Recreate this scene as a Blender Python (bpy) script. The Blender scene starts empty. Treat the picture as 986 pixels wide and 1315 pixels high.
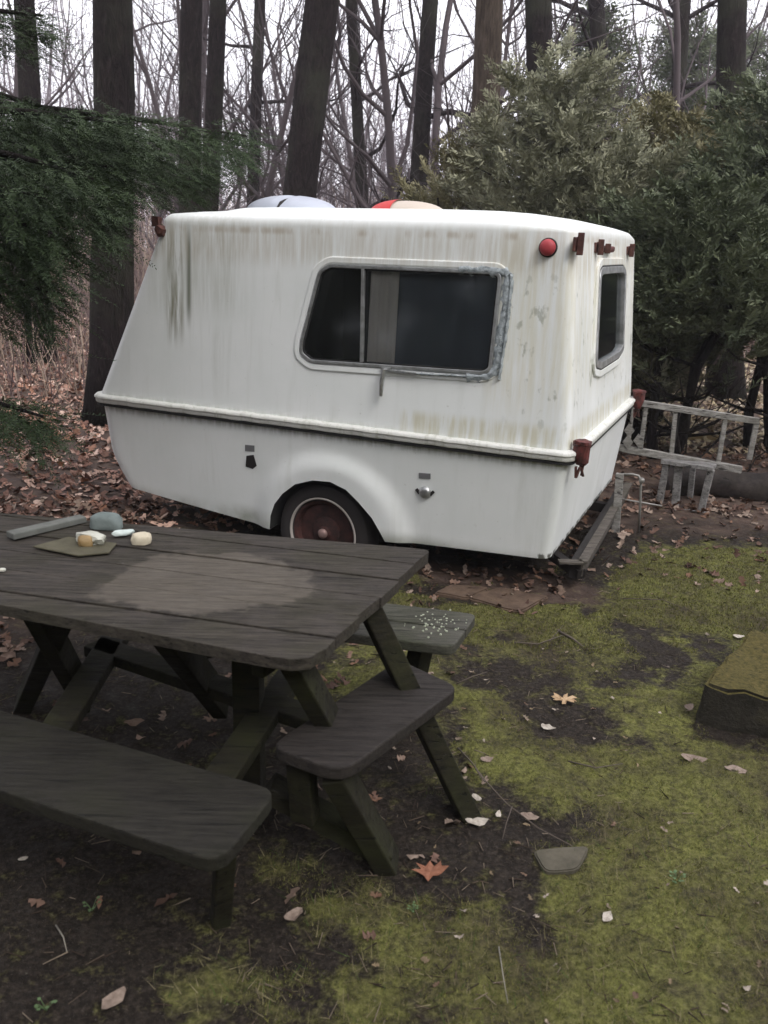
import bpy, bmesh, math, random
import numpy as np
from mathutils import Vector, Matrix, noise as mnoise
R_ = math.radians
random.seed(7); rng = np.random.default_rng(7)
scene = bpy.context.scene
col = scene.collection

# ------------------------------------------------------------ camera
CX, CY, F, H = 493.0, 657.5, 1080.0, 1.70
RM = Matrix(((0.9994543, -0.0330317, 0.0), (0.00981983, 0.29712269, -0.95478881), (0.0315383, 0.95426779, 0.29728491)))
CAM = Vector((0, 0, H))
cd = bpy.data.cameras.new('camera'); cam = bpy.data.objects.new('camera', cd); col.objects.link(cam)
cam.matrix_world = Matrix.Translation(CAM) @ RM.to_4x4()
cd.sensor_fit = 'VERTICAL'; cd.sensor_height = 24; cd.lens = F / 1315 * 24
cd.clip_start = 0.05; cd.clip_end = 500
cd.dof.use_dof = True; cd.dof.focus_distance = 4.6; cd.dof.aperture_fstop = 3.0
scene.camera = cam
def ray(x, y): return (RM @ Vector((x - CX, -(y - CY), -F))).normalized()
def px(x, y, z=0.0):
    r = ray(x, y); return CAM + r * ((z - H) / r.z)
def pd(x, y, Y):
    r = ray(x, y); return CAM + r * (Y / r.y)
def ppl(x, y, p, n):
    r = ray(x, y); return CAM + r * ((p - CAM).dot(n) / r.dot(n))

# ------------------------------------------------------------ materials
MATS = {}
def mat(name, color=(.5, .5, .5), rough=.8, metal=0.0, spec=.4):
    m = bpy.data.materials.new(name); m.use_nodes = True; MATS[name] = m
    b = m.node_tree.nodes['Principled BSDF']
    b.inputs['Base Color'].default_value = (*color, 1); b.inputs['Roughness'].default_value = rough
    b.inputs['Metallic'].default_value = metal; b.inputs['Specular IOR Level'].default_value = spec
    return m
class NT:
    def __init__(s, m): s.t = m.node_tree; s.b = s.t.nodes['Principled BSDF']
    def n(s, typ, **kw):
        x = s.t.nodes.new(typ)
        for k, v in kw.items(): setattr(x, k, v)
        return x
    def l(s, a, b): s.t.links.new(a, b)
    def coord(s, scale=(1, 1, 1), kind='Object', rot=(0, 0, 0)):
        c = s.n('ShaderNodeTexCoord'); m = s.n('ShaderNodeMapping'); m.inputs['Scale'].default_value = scale; m.inputs['Rotation'].default_value = rot
        s.l(c.outputs[kind], m.inputs[0]); return m.outputs[0]
    def geo(s, scale=(1, 1, 1), rot=(0, 0, 0)):
        c = s.n('ShaderNodeNewGeometry'); m = s.n('ShaderNodeMapping'); m.inputs['Scale'].default_value = scale; m.inputs['Rotation'].default_value = rot
        s.l(c.outputs['Position'], m.inputs[0]); return m.outputs[0]
    def noise(s, vec, scale, detail=5, rough=.6, dist=0):
        x = s.n('ShaderNodeTexNoise'); x.inputs['Scale'].default_value = scale; x.inputs['Detail'].default_value = detail
        x.inputs['Roughness'].default_value = rough; x.inputs['Distortion'].default_value = dist
        s.l(vec, x.inputs['Vector']); return x.outputs['Fac']
    def ramp(s, fac, stops):
        r = s.n('ShaderNodeValToRGB'); e = r.color_ramp.elements
        while len(e) < len(stops): e.new(.5)
        for i, (p, c) in enumerate(stops):
            e[i].position = p; e[i].color = (*c, 1) if not isinstance(c, (int, float)) else (c, c, c, 1)
        s.l(fac, r.inputs[0]); return r.outputs['Color']
    def mix(s, fac, a, b, mode='MIX'):
        x = s.n('ShaderNodeMix', data_type='RGBA', blend_type=mode)
        for sock, v in ((x.inputs[0], fac), (x.inputs[6], a), (x.inputs[7], b)):
            if isinstance(v, (int, float)): sock.default_value = v
            elif isinstance(v, tuple): sock.default_value = (*v, 1)
            else: s.l(v, sock)
        return x.outputs[2]
    def math(s, op, a, b=0.0, clamp=False):
        x = s.n('ShaderNodeMath', operation=op); x.use_clamp = clamp
        for sock, v in zip(x.inputs, (a, b)):
            if isinstance(v, (int, float)): sock.default_value = v
            else: s.l(v, sock)
        return x.outputs[0]
    def attr(s, name):
        x = s.n('ShaderNodeAttribute'); x.attribute_name = name; return x.outputs['Color']
    def bump(s, h, strength=.3, dist=.01):
        x = s.n('ShaderNodeBump'); x.inputs['Strength'].default_value = strength; x.inputs['Distance'].default_value = dist
        s.l(h, x.inputs['Height']); s.l(x.outputs[0], s.b.inputs['Normal'])
    def base(s, c): s.l(c, s.b.inputs['Base Color'])
    def rough(s, c): s.l(c, s.b.inputs['Roughness'])

def wood(name, dark, light, green=.3, rot=0.0, greencol=(.035, .045, .015), grain=14.0):
    m = mat(name, rough=.85, spec=.25); t = NT(m)
    g = t.geo((1.0, grain, grain), (0, 0, rot))
    n1 = t.noise(g, 6, 8, .65, .4); n2 = t.noise(t.geo(), 5, 4, .6); n3 = t.noise(t.geo(), 45, 4, .7)
    n4 = t.noise(t.geo((1.6, grain * 2.5, grain * 2.5), (0, 0, rot)), 9, 5, .7, .8); c = t.mix(t.ramp(t.math('ADD', t.math('MULTIPLY', n1, .55), t.math('MULTIPLY', n4, .45)), [(.38, 0.0), (.60, 1.0)]), dark, tuple(v * 1.25 for v in light))
    c = t.mix(t.math('MULTIPLY', t.ramp(n2, [(.45, 0.0), (.75, 1.0)]), green), c, greencol)
    c = t.mix(t.math('MULTIPLY', t.ramp(n3, [(.55, 0.0), (.75, 1.0)]), .35), c, tuple(v * .35 for v in dark))
    crk = t.ramp(t.noise(t.geo((.9, grain * 2.2, grain * 2.2), (0, 0, rot)), 5, 3, .5, .6), [(.33, 1.0), (.38, 0.0)]); c = t.mix(t.math('MULTIPLY', crk, .8), c, tuple(v * .25 for v in dark))
    t.base(c); t.rough(t.ramp(n2, [(.35, .62), (.65, .92)])); t.bump(t.math('SUBTRACT', t.math('ADD', n1, t.math('MULTIPLY', n3, .5)), crk), .7, .005)
    return m, t, c

# ------------------------------------------------------------ object helpers
OFF = {}
def tag(o, label=None, cat=None, group=None, kind=None):
    if label: o['label'] = label
    if cat: o['category'] = cat
    if group: o['group'] = group
    if kind: o['kind'] = kind
    return o
def empty(name, loc, label, cat, group=None, M4=None):
    o = bpy.data.objects.new(name, None); col.objects.link(o); o.empty_display_size = .2
    mw = M4 if M4 is not None else Matrix.Translation(Vector(loc))
    o.matrix_world = mw; OFF[o.name] = mw; tag(o, label, cat, group); return o
def frame_of(o): return OFF.get(o.name, Matrix.Identity(4))

class MB:
    def __init__(s): s.v = []; s.f = []
    def add(s, vs, fs):
        k = len(s.v); s.v += [tuple(v) for v in vs]; s.f += [tuple(i + k for i in f) for f in fs]; return s
    def box(s, c, size, M3=None):
        c = Vector(c); h = Vector(size) / 2; M3 = M3 or Matrix.Identity(3)
        vs = [c + M3 @ Vector((sx * h.x, sy * h.y, sz * h.z)) for sx in (-1, 1) for sy in (-1, 1) for sz in (-1, 1)]
        return s.add(vs, [(0, 1, 3, 2), (4, 6, 7, 5), (0, 4, 5, 1), (2, 3, 7, 6), (0, 2, 6, 4), (1, 5, 7, 3)])
    def beam(s, a, b, w, t, up=(0, 0, 1)):
        a = Vector(a); b = Vector(b); d = b - a; z = d.normalized(); x = Vector(up).cross(z)
        if x.length < 1e-3: x = Vector((1, 0, 0)).cross(z)
        x.normalize(); y = z.cross(x); M3 = Matrix((x, y, z)).transposed()
        return s.box((a + b) / 2, (w, t, d.length), M3)
    def prism(s, poly, z0, z1):
        n = len(poly)
        def z(p, d): return (p[0], p[1], (p[2] if len(p) > 2 else 0) + d)
        vs = [z(p, z0) for p in poly] + [z(p, z1) for p in poly]
        area = sum(poly[i][0] * poly[(i + 1) % n][1] - poly[(i + 1) % n][0] * poly[i][1] for i in range(n))
        fs = [tuple(range(n))[::-1], tuple(range(n, 2 * n))] + [(i, (i + 1) % n, n + (i + 1) % n, n + i) for i in range(n)]
        if area < 0: fs = [f[::-1] for f in fs]
        return s.add(vs, fs)
    def slab(s, pts, nrm, th):      # any planar polygon pushed along a normal
        n = len(pts); nrm = Vector(nrm) * th; a = [Vector(p) for p in pts]
        vs = a + [p + nrm for p in a]
        return s.add(vs, [tuple(range(n))[::-1], tuple(range(n, 2 * n))] + [(i, (i + 1) % n, n + (i + 1) % n, n + i) for i in range(n)])
    def tube(s, pts, rad, sides=8, cap=True):
        pts = [Vector(p) for p in pts]; n = len(pts)
        if not hasattr(rad, '__len__'): rad = [rad] * n
        k = len(s.v); ref = None
        for i, p in enumerate(pts):
            d = (pts[min(i + 1, n - 1)] - pts[max(i - 1, 0)]).normalized()
            if ref is None: ref = d.orthogonal().normalized()
            x = (ref - d * ref.dot(d)).normalized(); y = d.cross(x); ref = x
            for j in range(sides):
                a = 2 * math.pi * j / sides; s.v.append(tuple(p + (x * math.cos(a) + y * math.sin(a)) * rad[i]))
        for i in range(n - 1):
            for j in range(sides):
                a = k + i * sides + j; b = k + i * sides + (j + 1) % sides; s.f.append((a, b, b + sides, a + sides))
        if cap:
            s.f.append(tuple(k + j for j in range(sides))[::-1]); s.f.append(tuple(k + (n - 1) * sides + j for j in range(sides)))
        return s
    def lathe(s, c, axis, prof, sides=32):     # prof: (radius, distance along axis)
        c = Vector(c); ax = Vector(axis).normalized(); x = ax.orthogonal().normalized(); y = ax.cross(x); k = len(s.v); n = len(prof)
        for r, h in prof:
            for j in range(sides):
                a = 2 * math.pi * j / sides; s.v.append(tuple(c + ax * h + (x * math.cos(a) + y * math.sin(a)) * r))
        for i in range(n - 1):
            for j in range(sides):
                a = k + i * sides + j; b = k + i * sides + (j + 1) % sides; s.f.append((a, b, b + sides, a + sides))
        s.f.append(tuple(k + j for j in range(sides))[::-1]); s.f.append(tuple(k + (n - 1) * sides + j for j in range(sides)))
        return s
    def rough(s, amt, sc=5.0, seed=0):
        s.v = [tuple(Vector(v) + mnoise.noise_vector(Vector(v) * sc + Vector((seed, 0, 0))) * amt) for v in s.v]; return s
    def build(s, name, m, parent=None, smooth=False, local=False, bevel=0, segs=2, sub=0):
        me = bpy.data.meshes.new(name); vs = s.v; o = None
        if parent is not None:
            fr = frame_of(parent)
            if not local:
                inv = fr.inverted(); vs = [tuple(inv @ Vector(v)) for v in vs]
            base = None
        else:
            a = np.array(vs); base = Vector(((a[:, 0].min() + a[:, 0].max()) / 2, (a[:, 1].min() + a[:, 1].max()) / 2, a[:, 2].min()))
            vs = [tuple(Vector(v) - base) for v in vs]
        me.from_pydata(vs, [], s.f); me.update()
        ms = m if isinstance(m, (list, tuple)) else [m]
        for q in ms: me.materials.append(q)
        if smooth:
            for p in me.polygons: p.use_smooth = True
        o = bpy.data.objects.new(name, me); col.objects.link(o)
        if parent is not None: o.parent = parent; OFF[o.name] = frame_of(parent)
        else: o.location = base; OFF[o.name] = Matrix.Translation(base)
        if bevel:
            b = o.modifiers.new('b', 'BEVEL'); b.width = bevel; b.segments = segs; b.limit_method = 'ANGLE'; b.angle_limit = R_(35)
        if sub:
            b = o.modifiers.new('s', 'SUBSURF'); b.levels = sub; b.render_levels = sub
        return o

def npmesh(name, V, Fq, m, colors=None, parent=None, loc=None, smooth=False, k=4):
    """fast mesh of n-gons with k corners; V (n,3), Fq (m,k)"""
    me = bpy.data.meshes.new(name)
    me.vertices.add(len(V)); me.vertices.foreach_set('co', np.asarray(V, np.float32).ravel())
    me.loops.add(len(Fq) * k); me.loops.foreach_set('vertex_index', np.asarray(Fq, np.int32).ravel())
    me.polygons.add(len(Fq)); me.polygons.foreach_set('loop_start', np.arange(len(Fq), dtype=np.int32) * k)
    if colors is not None:
        at = me.color_attributes.new('tint', 'FLOAT_COLOR', 'POINT')
        c4 = np.ones((len(V), 4), np.float32); c4[:, :3] = colors; at.data.foreach_set('color', c4.ravel())
    me.update(calc_edges=True); me.validate()
    for q in (m if isinstance(m, (list, tuple)) else [m]): me.materials.append(q)
    if smooth: me.polygons.foreach_set('use_smooth', np.ones(len(Fq), bool))
    o = bpy.data.objects.new(name, me); col.objects.link(o)
    if parent is not None: o.parent = parent; OFF[o.name] = frame_of(parent)
    if loc is not None: o.location = loc
    return o

def roundpoly(pts, r=.04, n=4):
    out = []; N = len(pts); P = [Vector(p) for p in pts]
    for i in range(N):
        a, b, c = P[i - 1], P[i], P[(i + 1) % N]
        rr = r[i] if hasattr(r, '__len__') else r
        p0 = b + (a - b).normalized() * min(rr, (a - b).length * .45); p2 = b + (c - b).normalized() * min(rr, (c - b).length * .45)
        for k in range(n + 1):
            t = k / n; out.append(p0 * (1 - t) ** 2 + b * 2 * t * (1 - t) + p2 * t * t)
    return out
def clip(poly, p, n):        # keep the side where (q-p).n > 0
    out = []; N = len(poly)
    for i in range(N):
        a, b = poly[i], poly[(i + 1) % N]; da = (a - p).dot(n); db = (b - p).dot(n)
        if da >= 0: out.append(a)
        if (da >= 0) != (db >= 0): out.append(a + (b - a) * (da / (da - db)))
    return out

# ------------------------------------------------------------ world and light
w = bpy.data.worlds.new('World'); scene.world = w; w.use_nodes = True
nt = w.node_tree; bg = nt.nodes['Background']
sky = nt.nodes.new('ShaderNodeTexSky'); sky.sky_type = 'NISHITA'; sky.sun_disc = False
SE, SR = R_(48), R_(200)
sky.sun_elevation = SE; sky.sun_rotation = SR; sky.air_density = 1.0; sky.dust_density = 3.0; sky.ozone_density = 1.5
hs = nt.nodes.new('ShaderNodeHueSaturation'); hs.inputs['Saturation'].default_value = .25
mx = nt.nodes.new('ShaderNodeMix'); mx.data_type = 'RGBA'; mx.inputs[0].default_value = .72; mx.inputs[7].default_value = (10.0, 9.85, 10.6, 1)
nt.links.new(sky.outputs[0], hs.inputs['Color']); nt.links.new(hs.outputs[0], mx.inputs[6]); nt.links.new(mx.outputs[2], bg.inputs[0])
bg.inputs[1].default_value = .15
sl = bpy.data.lights.new('sun', 'SUN'); sl.energy = 1.1; sl.angle = R_(25); sl.color = (1, .97, .92)
so = bpy.data.objects.new('sun', sl); col.objects.link(so)
# sun comes from behind right of the photographer
az = R_(-35)
sd = Vector((math.sin(R_(35)) * math.cos(SE), -math.cos(R_(35)) * math.cos(SE), math.sin(SE)))
so.rotation_euler = (-sd).to_track_quat('-Z', 'Y').to_euler(); so.location = sd * 20
sky.sun_rotation = math.atan2(sd.x, sd.y)
scene.view_settings.view_transform = 'Standard'; scene.view_settings.look = 'None'
scene.view_settings.exposure = 0.6; scene.view_settings.gamma = 1.0
scene.render.engine = 'CYCLES'
scene.cycles.max_bounces = 6; scene.cycles.transparent_max_bounces = 8

# ------------------------------------------------------------ numpy noise
_perm = rng.random((256, 256))
def vnoise(x, y):
    xi = np.floor(x).astype(int); yi = np.floor(y).astype(int); fx = x - xi; fy = y - yi
    fx = fx * fx * (3 - 2 * fx); fy = fy * fy * (3 - 2 * fy); g = lambda a, b: _perm[a % 256, b % 256]
    return (g(xi, yi) * (1 - fx) + g(xi + 1, yi) * fx) * (1 - fy) + (g(xi, yi + 1) * (1 - fx) + g(xi + 1, yi + 1) * fx) * fy
def fbm(x, y, o=5):
    s = 0; a = .5; t = 0
    for i in range(o): s = s + a * vnoise(x * 2 ** i + 17 * i, y * 2 ** i + 31 * i); t += a; a *= .55
    return s / t

# ------------------------------------------------------------ ground masks (world metres)
P0 = Vector((.8905, 3.979, 0)); E1 = Vector((-.91443, .40475, 0)); E2 = Vector((.40475, .91443, 0))
def hgt(x, y):
    x = np.asarray(x, float); y = np.asarray(y, float)
    d = np.hypot(x, y - 3)
    h = (fbm(x * 1.3 + 5, y * 1.3 + 9, 4) - .5) * .05 + (fbm(x * 9, y * 9, 3) - .5) * .018
    far = np.clip((d - 9) / 25, 0, 1)
    h = h + far * ((fbm(x * .12, y * .12, 3) - .5) * 1.6 + .45)
    # table ground slightly worn, shallow rut under the camper wheel
    h = h - .03 * np.exp(-((x + .4) ** 2 + (y - 2.2) ** 2) / .5)
    a = (x - P0.x) * E1.x + (y - P0.y) * E1.y; c = (x - P0.x) * E2.x + (y - P0.y) * E2.y
    h = h - .07 * np.exp(-((a - 1.3) ** 2 / .5 + (c - .9) ** 2 / 1.6))
    return h
def H0(x, y): return float(hgt(x, y))
def ell(x, y, pxy, ra, rb, ang=0):
    c = px(*pxy); dx = x - c.x; dy = y - c.y; ca, sa = math.cos(ang), math.sin(ang)
    return np.sqrt(((dx * ca + dy * sa) / ra) ** 2 + ((-dx * sa + dy * ca) / rb) ** 2)
def ss(v, a, b): t = np.clip((v - a) / (b - a), 0, 1); return t * t * (3 - 2 * t)
def masks(x, y):
    n = fbm(x * 2.2 + 3, y * 2.2 + 8, 5) - .5; n2 = fbm(x * 7 + 40, y * 7, 4) - .5
    a = (x - P0.x) * E1.x + (y - P0.y) * E1.y; c = (x - P0.x) * E2.x + (y - P0.y) * E2.y
    # moss field: right of the table, this side of the camper
    moss = np.ones_like(x)
    def cut(m, d, s=1.0): return m * ss(d + (n * 1.5 + n2 * 1.5) * s, .5, 1.45)
    moss = cut(moss, ell(x, y, (150, 1050), .95, .8, .1))            # under the table and bench
    moss = cut(moss, ell(x, y, (400, 1040), .48, .42, 0))
    moss = cut(moss, ell(x, y, (500, 1085), .3, .2, 0))
    moss = cut(moss, ell(x, y, (250, 820), 1.0, .8, 0))
    moss = cut(moss, ell(x, y, (800, 860), .62, .24, .5), 1.3)         # bare soil patch
    moss = cut(moss, ell(x, y, (720, 925), .26, .14, .2), 1.3)
    moss = cut(moss, ell(x, y, (900, 800), .5, .22, .2), 1.3)
    moss = cut(moss, ell(x, y, (960, 940), .3, .16, .1), 1.0)
    moss = cut(moss, ell(x, y, (150, 1180), .42, .2, -.1), 1.0)
    moss = cut(moss, ell(x, y, (60, 1290), .35, .12, 0), 1.0)
    moss = cut(moss, ell(x, y, (690, 1050), .16, .10, 0), 1.6)
    moss = moss * ss(n * .9 + n2 * .5 + (-c), -.04, .12) * ss(1.3 - a + n, 0, .6) + (ss(-a + n * .3, .10, .3) * ss(y * 0 + 5.25 - y + n * .9, 0, .35) * ss(c, -.1, .05))
    moss = moss * ss(4.95 - y + n * .9 + np.clip(x - 1, 0, 2) * .15, 0, .4)
    moss = moss * ss(1.4 + x + n, 0, .5)
    moss = np.clip(moss, 0, 1)
    litter = np.clip(ss(y + n * 1.2, 5.1, 5.7) + ss(-x + n, 1.3, 1.9) * ss(y, 3.0, 4.0) + .8 * ss(-ell(x, y, (640, 745), .9, .22, -.4) + n, -1.1, -.7), 0, 1) * (1 - moss)
    wet = fbm(x * .9 + 60, y * .9 + 20, 3)
    return moss, litter, wet

def ground_mesh():
    xs = np.concatenate([-np.geomspace(3.2, 120, 40)[::-1], np.arange(-3.15, 4.2, .028), np.geomspace(4.25, 120, 40)])
    ys = np.concatenate([-np.geomspace(.4, 60, 18)[::-1], np.arange(-.3, .9, .15), np.arange(.95, 6.2, .028), np.geomspace(6.25, 200, 70)])
    X, Y = np.meshgrid(xs, ys); Z = hgt(X, Y)
    moss, lit, wet = masks(X, Y)
    tuft = ((fbm(X * 22, Y * 22, 3) - .35) * .022 + (fbm(X * 7 + 3, Y * 7, 3) - .4) * .035) * moss + (fbm(X * 30 + 9, Y * 30, 3) - .5) * .012 * lit
    Z = Z + tuft
    V = np.stack([X, Y, Z], -1).reshape(-1, 3); ny, nx = X.shape
    idx = np.arange(nx * ny).reshape(ny, nx)
    Fq = np.stack([idx[:-1, :-1], idx[:-1, 1:], idx[1:, 1:], idx[1:, :-1]], -1).reshape(-1, 4)
    cols = np.stack([moss, lit, wet], -1).reshape(-1, 3)
    return V, Fq, cols
gm = mat('ground_cover', rough=.95, spec=.15); t = NT(gm)
sp = t.n('ShaderNodeSeparateColor'); t.l(t.attr('tint'), sp.inputs[0])
fine = t.noise(t.geo(), 60, 8, .75); med = t.noise(t.geo(), 14, 6, .65); big = t.noise(t.geo(), 2.2, 5, .6); spk = t.noise(t.geo(), 170, 3, .6)
soil = t.ramp(fine, [(.25, (.005, .004, .003)), (.47, (.018, .014, .011)), (.62, (.042, .033, .026)), (.8, (.11, .09, .07))])
mossc = t.ramp(fine, [(.25, (.030, .032, .010)), (.43, (.090, .093, .026)), (.58, (.165, .165, .050)), (.8, (.27, .245, .11))])
mossd = t.ramp(fine, [(.25, (.013, .010, .007)), (.5, (.050, .041, .024)), (.8, (.11, .085, .05))])
mossc = t.mix(t.ramp(t.math('ADD', t.math('MULTIPLY', big, .65), t.math('MULTIPLY', med, .35)), [(.38, 0.0), (.58, 1.0)]), mossd, mossc)
litc = t.ramp(med, [(.3, (.06, .036, .028)), (.5, (.15, .10, .08)), (.7, (.26, .185, .15))])
c = t.mix(sp.outputs[1], soil, t.mix(.5, litc, soil))
mfac = t.ramp(t.math('ADD', sp.outputs[0], t.math('MULTIPLY', t.math('SUBTRACT', t.math('ADD', t.math('MULTIPLY', med, .6), t.math('MULTIPLY', fine, .4)), .5), 3.4)), [(.15, 0.0), (.95, 1.0)])
c = t.mix(mfac, c, mossc)
c = t.mix(t.math('MULTIPLY', t.ramp(spk, [(.64, 0.0), (.72, 1.0)]), .5), c, (.20, .18, .15))
t.base(c); t.rough(t.ramp(med, [(.35, .55), (.6, .95)])); t.bump(t.math('ADD', fine, t.math('MULTIPLY', spk, .5)), .8, .010)
V, Fq, cols = ground_mesh()
g = npmesh('ground', V, Fq, gm, cols, smooth=True); tag(g, 'ground of moss, dark soil and fallen leaves', None, None, 'structure')

# ------------------------------------------------------------ leaf and blade scatter (stuff)
lm = mat('dead_leaf', rough=.8, spec=.3); t = NT(lm); lc = t.attr('tint'); t.base(t.mix(t.ramp(t.noise(t.geo(), 60, 3), [(.3, 0.0), (.7, .5)]), lc, (.04, .022, .015)))
LEAFCOL = np.array([(.17, .10, .075), (.24, .15, .11), (.12, .07, .05), (.30, .21, .16), (.10, .055, .04), (.38, .29, .23), (.20, .11, .07)])
def leaves(P, size, flat=.5, cols=LEAFCOL, wts=None, lift=.006):
    n = len(P); yaw = rng.uniform(0, 2 * np.pi, n); L = size * rng.uniform(.6, 1.25, n); W = L * rng.uniform(.4, .75, n)
    # 7 point folded lobed leaf: spine 0-3 and side points
    tpl = np.array([(-.5, 0, 0), (-.3, .42, .4), (-.12, .20, .25), (.05, .5, .55), (.2, .2, .3), (.36, .3, .4), (.52, 0, .15), (.34, -.3, .4), (.2, -.18, .3), (.04, -.48, .55), (-.12, -.2, .25), (-.3, -.4, .4), (0, 0, 0)]); K = len(tpl)
    q = np.empty((n, K, 3)); q[:, :, 0] = (tpl[:, 0] + rng.normal(0, .05, (n, K))) * L[:, None]; q[:, :, 1] = (tpl[:, 1] + rng.normal(0, .06, (n, K))) * W[:, None] * 1.25
    q[:, :, 2] = tpl[:, 2] * W[:, None] * rng.uniform(-.5, .9, n)[:, None] + rng.normal(0, .05, (n, K)) * L[:, None] + (tpl[:, 0] ** 2) * L[:, None] * rng.uniform(-.6, 1.1, n)[:, None]
    tx = rng.normal(0, flat, n); ty = rng.normal(0, flat, n)
    for ang, (i, j) in ((tx, (1, 2)), (ty, (0, 2)), (yaw, (0, 1))):
        ca, sa = np.cos(ang)[:, None], np.sin(ang)[:, None]; a = q[:, :, i].copy(); b = q[:, :, j].copy()
        q[:, :, i] = a * ca - b * sa; q[:, :, j] = a * sa + b * ca
    q[:, :, 2] -= q[:, :, 2].min(1)[:, None] * .7
    q += P[:, None, :]; q[:, :, 2] += lift
    tri = np.array([(i, (i + 1) % (K - 1), K - 1) for i in range(K - 1)])
    Fq = (np.arange(n)[:, None, None] * K + tri).reshape(-1, 3)
    cc = cols[rng.choice(len(cols), n, p=wts)] * rng.uniform(.7, 1.2, (n, 1)); return q.reshape(-1, 3), Fq, np.repeat(cc, K, 0)
def merge(parts):
    V = []; Fs = []; Cc = []; k = 0
    for v, f, c in parts: V.append(v); Fs.append(f + k); Cc.append(c); k += len(v)
    return np.concatenate(V), np.concatenate(Fs), np.concatenate(Cc)
parts = []
def scatter_px(n, x0, x1, y0, y1):
    """points even on the ground inside the trapezium seen through this part of the view"""
    A = px(x0, y1); B = px(x1, y1); Cc = px(x1, y0); D = px(x0, y0); u = rng.random(n); lo = A.y; hi = D.y
    Y = lo + (hi - lo) * rng.random(n); s = (Y - lo) / (hi - lo); xa = A.x + (D.x - A.x) * s; xb = B.x + (Cc.x - B.x) * s
    X = xa + (xb - xa) * u; return X, Y
# left behind the camper: deep litter
Xl, Yl = rng.uniform(-10, -.9, 20000), rng.uniform(4.9, 19, 20000)
X, Y = rng.uniform(-2.9, -1.5, 900), rng.uniform(3.1, 5.5, 900); parts.append((X, Y, .075))
X, Y = rng.uniform(1.5, 9, 5500), rng.uniform(5.6, 8.0, 5500); parts.append((X[:2500], Y[:2500], .08))
Xr, Yr = rng.uniform(1.5, 11, 9000), rng.uniform(7.6, 15, 9000)
X, Y = rng.uniform(-2, 2.4, 420), rng.uniform(4.2, 6.0, 420); parts.append((X, Y, .06))
X, Y = scatter_px(90, 520, 720, 728, 785); parts.append((X, Y, .05))
X, Y = scatter_px(70, 700, 986, 650, 720); parts.append((X, Y, .06))
X, Y = scatter_px(60, 0, 620, 780, 1200); parts.append((X, Y, .05))
X, Y = scatter_px(40, 380, 520, 780, 880); parts.append((X, Y, .05))
X, Y = rng.uniform(-30, 30, 9000), rng.uniform(14, 34, 9000); parts.append((X, Y, .16))
L = []
for X, Y, s in parts:
    P = np.stack([X, Y, hgt(X, Y)], -1); L.append(leaves(P, s, .35))
L.append(leaves(np.stack([Xr, Yr, hgt(Xr, Yr)], -1), .10, .3, np.array([(.42, .34, .22), (.5, .42, .26), (.34, .25, .17), (.55, .48, .36)])))
L.append(leaves(np.stack([Xl, Yl, hgt(Xl, Yl)], -1), .085, .35, LEAFCOL * 2.1 * np.array([1.02, .96, .98])))
X, Y = scatter_px(120, 420, 986, 720, 1315); P = np.stack([X, Y, hgt(X, Y) + .006], -1)
L.append(leaves(P, .022, .25, np.array([(.3, .24, .18), (.14, .09, .06), (.4, .34, .28), (.2, .15, .09)])))
V, Fq, cc = merge(L)
o = npmesh('leaf_litter', V, Fq, lm, cc, k=3); tag(o, 'brown fallen leaves covering the woodland floor', 'leaves', None, 'stuff')

# moss tufts and fine debris
mm = mat('moss_blade', rough=.9, spec=.2); t = NT(mm); t.base(t.attr('tint'))
def blades(n, region, hmin, hmax, wd, cols, want_moss=True, lean=.6):
    X, Y = scatter_px(n, *region); m, l, wt = masks(X, Y); keep = (m * 1.0 + (fbm(X * 5 + 70, Y * 5 + 4, 4) - .5) * 2.2 > .5) if want_moss else (m < .5); X, Y = X[keep], Y[keep]; n = len(X)
    Z = hgt(X, Y)
    m = m[keep] if want_moss else m
    if want_moss: Z = hgt(X, Y) + ((fbm(X * 22, Y * 22, 3) - .35) * .022 + (fbm(X * 7 + 3, Y * 7, 3) - .4) * .035) * m
    h = rng.uniform(hmin, hmax, n); a = rng.uniform(0, 2 * np.pi, n); b = rng.uniform(0, 2 * np.pi, n); lx = np.cos(b) * h * rng.uniform(0, lean * 2, n); ly = np.sin(b) * h * rng.uniform(0, lean * 2, n)
    base = np.stack([X, Y, Z - .003], -1); dx = np.stack([np.cos(a), np.sin(a), np.zeros(n)], -1) * wd
    V = np.stack([base - dx, base + dx, base + np.stack([lx, ly, h], -1)], 1).reshape(-1, 3)
    cc = cols[rng.integers(0, len(cols), n)] * rng.uniform(.7, 1.25, (n, 1)); return V, np.arange(n * 3).reshape(-1, 3), np.repeat(cc, 3, 0)
MC = np.array([(.08, .088, .02), (.14, .145, .036), (.19, .185, .055), (.05, .058, .016), (.18, .155, .075), (.11, .10, .038)])
V, Fq, cc = merge([blades(110000, (300, 1060, 820, 1330), .004, .013, .0012, MC), blades(70000, (480, 1060, 690, 830), .006, .018, .002, MC),
                   blades(4000, (100, 1060, 1000, 1330), .015, .035, .0011, np.array([(.05, .08, .02), (.16, .14, .07), (.2, .17, .1)]), True, 1.2)])
o = npmesh('moss_tufts', V, Fq, mm, cc, k=3); tag(o, 'short yellow green moss and grass tufts on the ground', 'moss', None, 'stuff')
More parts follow.
